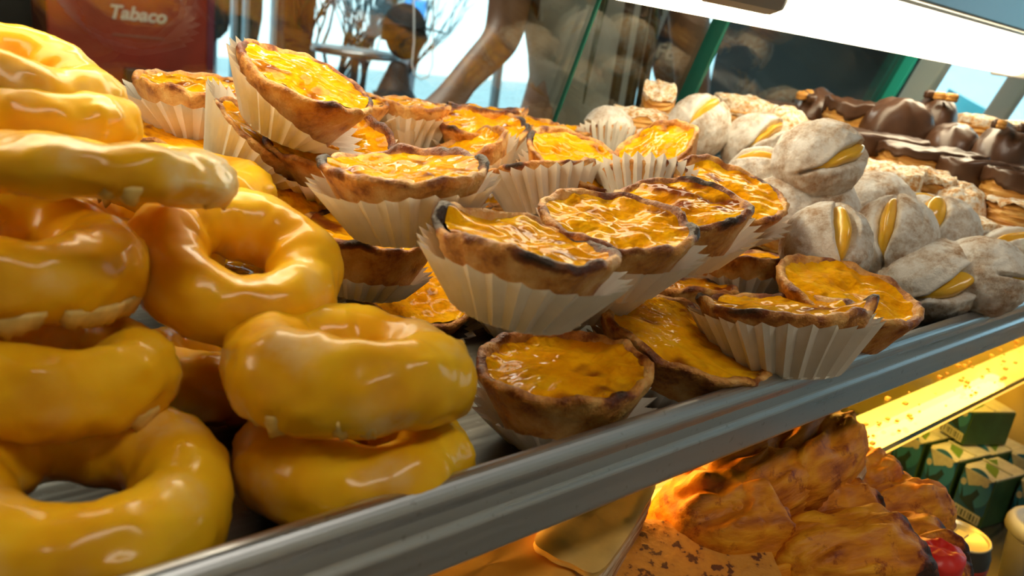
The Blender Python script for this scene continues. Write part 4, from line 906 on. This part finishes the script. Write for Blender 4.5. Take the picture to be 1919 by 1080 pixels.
def head_shape(parent, c, r, yaw, hairmat, cap=None, skin=None):
    V, F = [], []; nu, nv = 40, 28
    for j in range(nv+1):
        b = math.pi*j/nv-math.pi/2
        for i in range(nu):
            a = 2*math.pi*i/nu; x, y, z = math.cos(b)*math.cos(a), math.cos(b)*math.sin(a), math.sin(b)
            k = 0.82+0.10*z; f = 1.0
            if x > 0: f += 0.16*math.exp(-((y/0.18)**2+((z+0.12)/0.2)**2)) - 0.07*math.exp(-(((abs(y)-0.34)/0.16)**2+((z-0.10)/0.13)**2)) + 0.04*math.exp(-((y/0.3)**2+((z+0.48)/0.08)**2))
            ear = 0.22*math.exp(-(((x+0.02)/0.16)**2+((z-0.0)/0.26)**2)) if abs(y) > 0.75 else 0
            V.append((x*r*0.95*f, y*r*(k+ear), z*r*1.22))
    for j in range(nv):
        for i in range(nu): F.append((j*nu+i, j*nu+(i+1) % nu, (j+1)*nu+(i+1) % nu, (j+1)*nu+i))
    h = obj('head', mesh_from('head', V, F), skin or SKIN, parent); h.location = c; h.rotation_euler = (0, 0, yaw)
    V2 = [(x*1.07-0.012 if x < r*0.35 else x*1.0-0.004, y*1.07, z*1.07) for x, y, z in V]
    F2 = [f for f in F if all((V2[i][2] > r*(0.42 if V2[i][0] > 0.2*r else -0.55)) for i in f)]
    hr = obj('hair', mesh_from('hair', V2, F2), hairmat, h)
    if cap:
        V3 = [(x*1.13-0.006, y*1.15, max(z*1.10, r*0.32)) for x, y, z in V]
        cp_ = obj('cap', mesh_from('cap', V3, F), cap, h)
        br = [(0.0+1.55*r*math.cos(a)*(1 if abs(a) < 1.6 else 0)+0.35*r, 0.85*r*math.sin(a)) for a in [math.pi*(i/16-0.5) for i in range(17)]]
        n = len(br); V4 = [(x, y, r*0.36-0.10*max(0, x-r)) for x, y in br]+[(x, y, r*0.30-0.10*max(0, x-r)) for x, y in br]
        obj('cap_brim', mesh_from('cap_brim', V4, [tuple(range(n)), tuple(reversed(range(n, 2*n)))]+[(i, (i+1) % n, n+(i+1) % n, n+i) for i in range(n)], False), cap, h)
    return h
def hand(parent, wrist, dirn, sp, mat):
    d = Vector(dirn).normalized(); s = (Vector(sp)-d*Vector(sp).dot(d)).normalized(); w = Vector(wrist); nn = d.cross(s)
    pts = [tuple(w)+(0.026, 0.018), tuple(w+d*0.05)+(0.034, 0.015), tuple(w+d*0.085)+(0.036, 0.013)]; ed = [(0, 1), (1, 2)]
    for k, (o, L) in enumerate(((-0.027, 0.066), (-0.009, 0.076), (0.009, 0.072), (0.027, 0.056))):
        b = len(pts); p = w+d*0.085+s*o
        pts += [tuple(p+d*0.02)+(0.009, 0.009), tuple(p+d*(0.02+L*0.5)+nn*0.008)+(0.0085, 0.0085), tuple(p+d*(0.02+L)+nn*0.022)+(0.007, 0.007)]
        ed += [(2, b), (b, b+1), (b+1, b+2)]
    b = len(pts); p = w+d*0.03-s*0.03
    pts += [tuple(p)+(0.012, 0.012), tuple(p+d*0.03-s*0.022)+(0.010, 0.010), tuple(p+d*0.055-s*0.03)+(0.008, 0.008)]; ed += [(0, b), (b, b+1), (b+1, b+2)]
    return pts, ed
def person(label, base, yaw, shirt, trouser, armL, armR, seated=0.0, cap=None, group=None, sleeve=0.6, skin=None):
    """local frame: x forward, y left, z up; arms: (shoulder, elbow, wrist) offsets"""
    t = thing('person', label, 'person', Matrix.Translation(base) @ Matrix.Rotation(yaw, 4, 'Z'), group)
    SK = skin or SKIN
    ph = 0.33 if seated else 0.93
    pts = [(0, 0, ph, 0.145, 0.10), (0, 0, ph+0.20, 0.135, 0.10), (0, 0, ph+0.40, 0.155, 0.105), (0, 0, ph+0.52, 0.09, 0.075), (0.01, 0, ph+0.60, 0.055, 0.055), (0.015, 0, ph+0.66, 0.05, 0.05)]
    ed = [(0, 1), (1, 2), (2, 3), (3, 4), (4, 5)]
    shirtp = [(0, 0, ph-0.02, 0.16, 0.115), (0, 0, ph+0.20, 0.15, 0.115), (0, 0, ph+0.40, 0.17, 0.12), (0, 0, ph+0.515, 0.10, 0.085)]; shirte = [(0, 1), (1, 2), (2, 3)]
    for sgn, arm in ((1, armL), (-1, armR)):
        S = Vector((0, sgn*0.18, ph+0.47)); E, W = Vector(arm[0]), Vector(arm[1])
        b = len(pts); pts += [tuple(S)+(0.055, 0.055), tuple(E)+(0.042, 0.042), tuple(W)+(0.029, 0.026)]; ed += [(2, b), (b, b+1), (b+1, b+2)]
        hp, he = hand(t, W, W-E, (0, 0, 1) if abs((W-E).normalized().z) < 0.8 else (1, 0, 0), SKIN)
        o = len(pts); pts += [p for p in hp[1:]]; ed += [(b+2 if i == 0 else o+i-1, b+2 if j == 0 else o+j-1) for i, j in he]
        b = len(shirtp); shirtp += [tuple(S)+(0.072, 0.072), tuple(S.lerp(E, sleeve))+(0.066, 0.066)]; shirte += [(2, b), (b, b+1)]
    tr = [(0, 0, ph+0.05, 0.165, 0.115), (0, 0, ph-0.02, 0.16, 0.12)]; te = [(0, 1)]
    for sgn in (1, -1):
        if seated: H, K, A = Vector((0.04, sgn*0.09, ph)), Vector((0.42, sgn*0.11, ph)), Vector((0.42, sgn*0.11, 0.07))
        else: H, K, A = Vector((0, sgn*0.095, ph-0.08)), Vector((0.02, sgn*0.10, 0.50)), Vector((0, sgn*0.10, 0.08))
        b = len(tr); tr += [tuple(H)+(0.095, 0.095), tuple(K)+(0.07, 0.07), tuple(A)+(0.055, 0.055)]; te += [(1, b), (b, b+1), (b+1, b+2)]
        b = len(pts); pts += [tuple(H)+(0.08, 0.08), tuple(K)+(0.055, 0.055), tuple(A)+(0.04, 0.04), (A.x+0.15, A.y, 0.035, 0.04, 0.028)]; ed += [(0, b), (b, b+1), (b+1, b+2), (b+2, b+3)]
    skin_mesh('body', pts, ed, SK, t)
    skin_mesh('shirt', shirtp, shirte, shirt, t); skin_mesh('trousers', tr, te, trouser, t, root=1)
    head_shape(t, (0.03, 0, ph+0.78), 0.098, 0, HAIR, cap, SK)
    for sgn in (1, -1):
        A = Vector((0.42, sgn*0.11, 0)) if seated else Vector((0, sgn*0.10, 0))
        V, F, bn = block_data(0.28, 0.10, 0.09, 700, levels=8, layered=0, top=0.1, rnd_=0.7, n=32, edge=2.3); o = obj('shoe', mesh_from('shoe', V, F), BLACK, t); o.location = (A.x+0.06, A.y, 0.0)
    return t
SHIRTW = plain('shirt_grey_white', (0.40, 0.42, 0.42), 0.8, noise_amt=0.15, scale=6); JEANS = plain('jeans', (0.08, 0.14, 0.30), 0.8)
DARKC = plain('dark_clothes', (0.018, 0.022, 0.026), 0.8); BLUES = plain('blue_shirt', (0.02, 0.22, 0.62), 0.7)
# standing customer in a pale shirt, reaching down towards the counter
pb = at(1096, 120, 1.75); yaw = math.atan2(-pb.y, -pb.x)+0.25
Mi = (Matrix.Translation((pb.x, pb.y, 0)) @ Matrix.Rotation(yaw, 4, 'Z')).inverted()
el = Mi @ at(945, 72, 1.62); wr = Mi @ at(842, 178, 1.48)
person('customer in a pale grey shirt, bare arm reaching down to the left', (pb.x, pb.y, 0), yaw, SHIRTW, JEANS, ((-0.03, 0.27, 1.12), (0.05, 0.28, 0.90)), (tuple(el), tuple(wr)), sleeve=0.45)
# seated dark figure with a cap near the window
sb = at(745, 90, 3.7)
st = thing('bar_stool', 'dark stool under the seated person with the cap', 'stool', Matrix.Translation((sb.x, sb.y, 0)))
obj('seat', lathe_mesh('seat', [(0.15, 0.17), (0.17, 0.18), (0.17, 0.205), (0.15, 0.215)], 32), DARKC, st)
for k in range(4):
    a = math.pi/4+k*math.pi/2; obj('leg', tube_mesh('leg', [(0.17*math.cos(a), 0.17*math.sin(a), 0), (0.12*math.cos(a), 0.12*math.sin(a), 0.18)], 0.012), BLACK, st)
person('dark silhouetted person with a cap sitting by the bright window', (sb.x, sb.y, 0), -0.75, DARKC, DARKC, ((0.12, 0.24, 0.55), (0.30, 0.16, 0.49)), ((0.12, -0.24, 0.55), (0.30, -0.16, 0.49)), seated=1, cap=DARKC, sleeve=0.95, skin=plain('skin_backlit', (0.06, 0.035, 0.025), 0.6))  # skin colour darkened to paint in the backlit silhouette
fb = at(776, 20, 9.5)
person('small distant person in a bright blue shirt out on the street', (fb.x, fb.y, -0.1), 2.2, BLUES, plain('grey_trousers', (0.10, 0.11, 0.13), 0.8), ((0.02, 0.25, 1.12), (0.08, 0.24, 0.88)), ((0.02, -0.25, 1.12), (0.08, -0.24, 0.88)), sleeve=0.8)
# bistro table
tp = at(667, 92, 4.1)
METAL = plain('table_metal', (0.42, 0.43, 0.45), 0.3, 0.9)
tb = thing('bistro_table', 'round silver metal table top on one leg by the window', 'table', Matrix.Translation((tp.x, tp.y, 0)))
obj('table_top', lathe_mesh('table_top', [(0.20, tp.z-0.035), (0.222, tp.z-0.03), (0.226, tp.z-0.015), (0.222, tp.z), (0.20, tp.z-0.002)], 56), METAL, tb)
obj('leg', tube_mesh('leg', [(0, 0, 0.02), (0, 0, tp.z-0.03)], 0.022, 16), METAL, tb)
obj('base', lathe_mesh('base', [(0.20, 0), (0.20, 0.012), (0.04, 0.035)], 40), METAL, tb)
# bare shrub beyond the window
def shrub(base, h, seed, label, spread=0.35):
    rr = random.Random(seed); V, F = [], []; TV, TF = [], []
    def grow(p, d, L, r, depth):
        nonlocal V, F, TV, TF
        pts = [p]; q = p.copy(); dd = d.copy()
        for s in range(4):
            dd = (dd+Vector((rr.uniform(-.22, .22), rr.uniform(-.22, .22), rr.uniform(-.02, .16)))).normalized(); q = q+dd*(L/4); pts.append(q.copy())
        n = 6 if depth else 10
        v, f = tube_data(pts, [r*(1-0.12*i) for i in range(5)], n, base=len(TV) if depth == 0 else len(V), cap=False)
        if depth == 0: TV += v; TF += f
        else: V += v; F += f
        if depth < 4:
            for k in range(3 if depth < 3 else 2):
                b = pts[rr.randint(2, 4)]; nd = (dd+Vector((rr.uniform(-1, 1), rr.uniform(-1, 1), rr.uniform(-.1, .5)))*(0.55)).normalized()
                grow(b, nd, L*rr.uniform(.55, .8), r*0.55, depth+1)
    t = thing('bare_shrub', label, 'shrub', Matrix.Translation(base))
    BARK = plain('bark', (0.02, 0.025, 0.03), 0.8)
    for k in range(5): grow(Vector((rr.uniform(-.1, .1), rr.uniform(-.05, .05), 0.35)), Vector((rr.uniform(-spread, spread), rr.uniform(-spread, spread), 1)).normalized(), h*0.42, 0.022, 0)
    obj('trunk', mesh_from('trunk', TV, TF), BARK, t); obj('branches', mesh_from('branches', V, F), BARK, t)['kind'] = 'stuff'
    obj('planter', lathe_mesh('planter', [(0.18, 0), (0.24, 0.36), (0.26, 0.38), (0.26, 0.42), (0.22, 0.42)], 32), plain('planter_clay', (0.12, 0.14, 0.15), 0.7), t)
    return t
for px, d, sd, lb in ((625, 5.4, 3, 'bare branched shrub outside behind the round table'), (690, 5.8, 8, 'bare branched shrub outside left of the capped person')):
    b = at(px, 100, d); shrub((b.x, b.y, -0.1), 1.7, sd, lb)
# closed parasols outside the door
def parasol(px, py, d, w, col, label):
    b = at(px, py, d); R = w*d/FPX/2; V, F = [], []; n = 48
    t = thing('closed_parasol', label, 'parasol', Matrix.Translation((b.x, b.y, -0.1)))
    prof = [(0.30, 0.0), (0.75, 0.06), (0.98, 0.22), (1.0, 0.5), (0.85, 0.9), (0.6, 1.2), (0.2, 1.55), (0.05, 1.62)]; z0 = b.z+0.1
    for r, z in prof:
        for i in range(n):
            a = 2*math.pi*i/n; k = R*r*(1+0.10*math.cos(a*8)); V.append((k*math.cos(a), k*math.sin(a), z0+z))
    for j in range(len(prof)-1):
        for i in range(n): F.append((j*n+i, j*n+(i+1) % n, (j+1)*n+(i+1) % n, (j+1)*n+i))
    F.append(tuple(reversed(range(n))))
    obj('folded_canopy', mesh_from('folded_canopy', V, F), plain('canopy_'+label.split()[1], col, 0.8, noise_amt=0.4, scale=6), t)
    obj('pole', tube_mesh('pole', [(0, 0, 0.02), (0, 0, z0+0.1)], 0.02), METAL, t); obj('foot', lathe_mesh('foot', [(0.25, 0), (0.25, 0.05), (0.05, 0.08)], 32), BLACK, t)
    return t
parasol(402, 72, 5.4, 62, (0.012, 0.020, 0.014), 'folded black parasol outside next to the red machine')
parasol(458, 96, 5.2, 60, (0.025, 0.045, 0.014), 'folded green parasol outside the glass door')
parasol(545, 128, 5.0, 74, (0.10, 0.016, 0.020), 'folded red parasol outside left of the shrubs')
# oval sign with letters, hanging before the side window
so = at(1278, 95, 2.6); sv = (Vector((0, 0, ZC))-so); sv.z = 0; 
Ms = Matrix.Translation(so) @ frame_xy(Vector((-sv.y, sv.x, 0)), sv)
sg = thing('oval_sign', 'dark navy oval sign with worn pale letters, hanging by the glass edge', 'sign', Ms)
n = 56; rx, ry = 0.094, 0.150
ov = [(rx*math.cos(2*math.pi*i/n), ry*math.sin(2*math.pi*i/n)) for i in range(n)]
V = [(x*0.97, y*0.97, 0.008) for x, y in ov]+[(x, y, 0.003) for x, y in ov]+[(x, y, -0.006) for x, y in ov]
F = [tuple(range(n)), tuple(reversed(range(2*n, 3*n)))]+[(i, n+i, n+(i+1) % n, (i+1) % n) for i in range(n)]+[(n+i, 2*n+i, 2*n+(i+1) % n, n+(i+1) % n) for i in range(n)]
obj('board', mesh_from('board', V, F, False), plain('sign_navy', (0.012, 0.018, 0.035), 0.4, noise_amt=0.4, scale=14), sg)
PALE = plain('sign_letters', (0.42, 0.41, 0.38), 0.6, noise_amt=0.4, scale=60)
text('FE', 0.068, PALE, sg, (-0.052, -0.012, 0.009), (0, 0, 0), shear=0.1, ext=0.0008, bold=0.001)
text('INI', 0.068, PALE, sg, (0.035, -0.014, 0.009), (0, 0, 0), shear=0.1, ext=0.0008, bold=0.001)
obj('hanging_cord', tube_mesh('hanging_cord', [(0, ry-0.002, 0), (0, ZT-so.z, 0)], 0.003, 8), BLACK, sg)
# dark window bars right of the customer
BARM = plain('dark_bars', (0.025, 0.022, 0.012), 0.5)
for px, lb in ((1172, 'dark upright bar left of the oval sign, leftmost of three'), (1203, 'dark upright bar left of the oval sign, middle of three'), (1224, 'dark upright bar touching the oval sign')):
    b = at(px, 60, 1.35); p = thing('screen_bar', lb, 'bar', Matrix.Translation((b.x, b.y, 0)), 'dark upright bars')
    obj('upright', box_mesh('upright', -0.007, 0.007, -0.007, 0.007, 0.03, ZT-0.001, bevel=0.003), BARM, p); obj('foot', box_mesh('foot', -0.012, 0.012, -0.012, 0.012, 0, 0.03), BARM, p)
# long leaves of a plant between the customer and the glass
def blade(name, pts, w, mat, parent):
    V, F = [], []; m = len(pts)
    side = Vector(CM[:, 0])
    for i, p in enumerate(pts):
        k = w*math.sin(math.pi*min(1, (i+0.35)/(m-0.4)))+0.0006; p = Vector(p)
        V += [p-side*k, p+Vector((0, 0.002, 0)), p+side*k, p-Vector((0, 0.002, 0))]
    for i in range(m-1):
        for k in range(4): F.append((i*4+k, i*4+(k+1) % 4, i*4+4+(k+1) % 4, i*4+4+k))
    return obj(name, mesh_from(name, V, F), mat, parent)
LEAF = plain('leaf_green', (0.02, 0.05, 0.02), 0.5, noise_amt=0.3, scale=20)
pl = at(1180, 0, 1.35)
hp = thing('hanging_plant', 'hanging plant with long thin dark leaves before the customer', 'plant', Matrix.Translation((pl.x, pl.y, ZC+0.35)))
obj('pot', lathe_mesh('pot', [(0.05, 0), (0.075, 0.10), (0.08, 0.11), (0.07, 0.11)], 32), plain('pot_dark', (0.05, 0.05, 0.045), 0.6), hp)
obj('hanging_cord', tube_mesh('hanging_cord', [(0, 0, 0.1), (0, 0, ZT-ZC-0.35)], 0.003, 8), BLACK, hp)
for tip, mid in (((1093, 195), (1108, 110)), ((1098, 150), (1125, 60)), ((1240, 30), (1215, -20)), ((1228, 90), (1212, 10))):
    iv = hp.matrix_world.inverted(); a, b = iv @ at(*tip, 1.33), iv @ at(*mid, 1.32); p0_ = Vector((0, 0, 0.1)); pts = []
    for i in range(9):
        t_ = i/8; pts.append((1-t_)**2*p0_+2*t_*(1-t_)*(b+Vector((0, 0, 0.1)))+t_*t_*a)
    blade('leaf', pts, 0.006, LEAF, hp)
# white cord looped at the window
wc = thing('cable_loop', 'thin white cord hanging in a loop right of the capped person', 'cord', Matrix.Translation((0, 0, 0)))
pts = [at(773+0, -60, 2.9)]+[at(x, y, 2.9) for x, y in ((776, 20), (776, 80), (772, 120), (776, 140), (788, 149), (802, 144), (810, 125), (812, 70), (813, 10), (813, -60))]
obj('cord', tube_mesh('cord', pts, 0.0028, 8), WHITEFR, wc)

# cyan and white awnings outside the side window
CYAN = plain('awning_cyan', (0.10, 0.52, 0.62), 0.7, noise_amt=0.2, scale=2)
def slab(name, pts, mat, parent, th=0.02):
    n = len(pts); nn = (Vector(pts[1])-Vector(pts[0])).cross(Vector(pts[2])-Vector(pts[0])).normalized()*th
    V = [Vector(p) for p in pts]+[Vector(p)+nn for p in pts]
    return obj(name, mesh_from(name, V, [tuple(reversed(range(n))), tuple(range(n, 2*n))]+[(i, (i+1) % n, n+(i+1) % n, n+i) for i in range(n)], False), mat, parent)
for k, (y0, lb) in enumerate(((1.0, 'cyan street awning with white valance outside the right window'), (3.4, 'second cyan street awning further left outside the right window'))):
    aw = thing('street_awning', lb, 'awning', Matrix.Translation((7.4, y0, -0.1)))
    slab('canopy', [(0, 0, 1.9), (0, 2.2, 1.9), (1.6, 2.2, 2.5), (1.6, 0, 2.5)], WHITEFR, aw)
    slab('side_curtain', [(0.3, 0.1, 0.2), (0.3, 2.1, 0.2), (0.3, 2.1, 1.3), (0.3, 1.1, 0.95), (0.3, 0.1, 1.75)], CYAN, aw)
    for y in (0.05, 2.15): obj('post', tube_mesh('post', [(0, y, 0), (0, y, 1.9)], 0.03, 12), WHITEFR, aw)
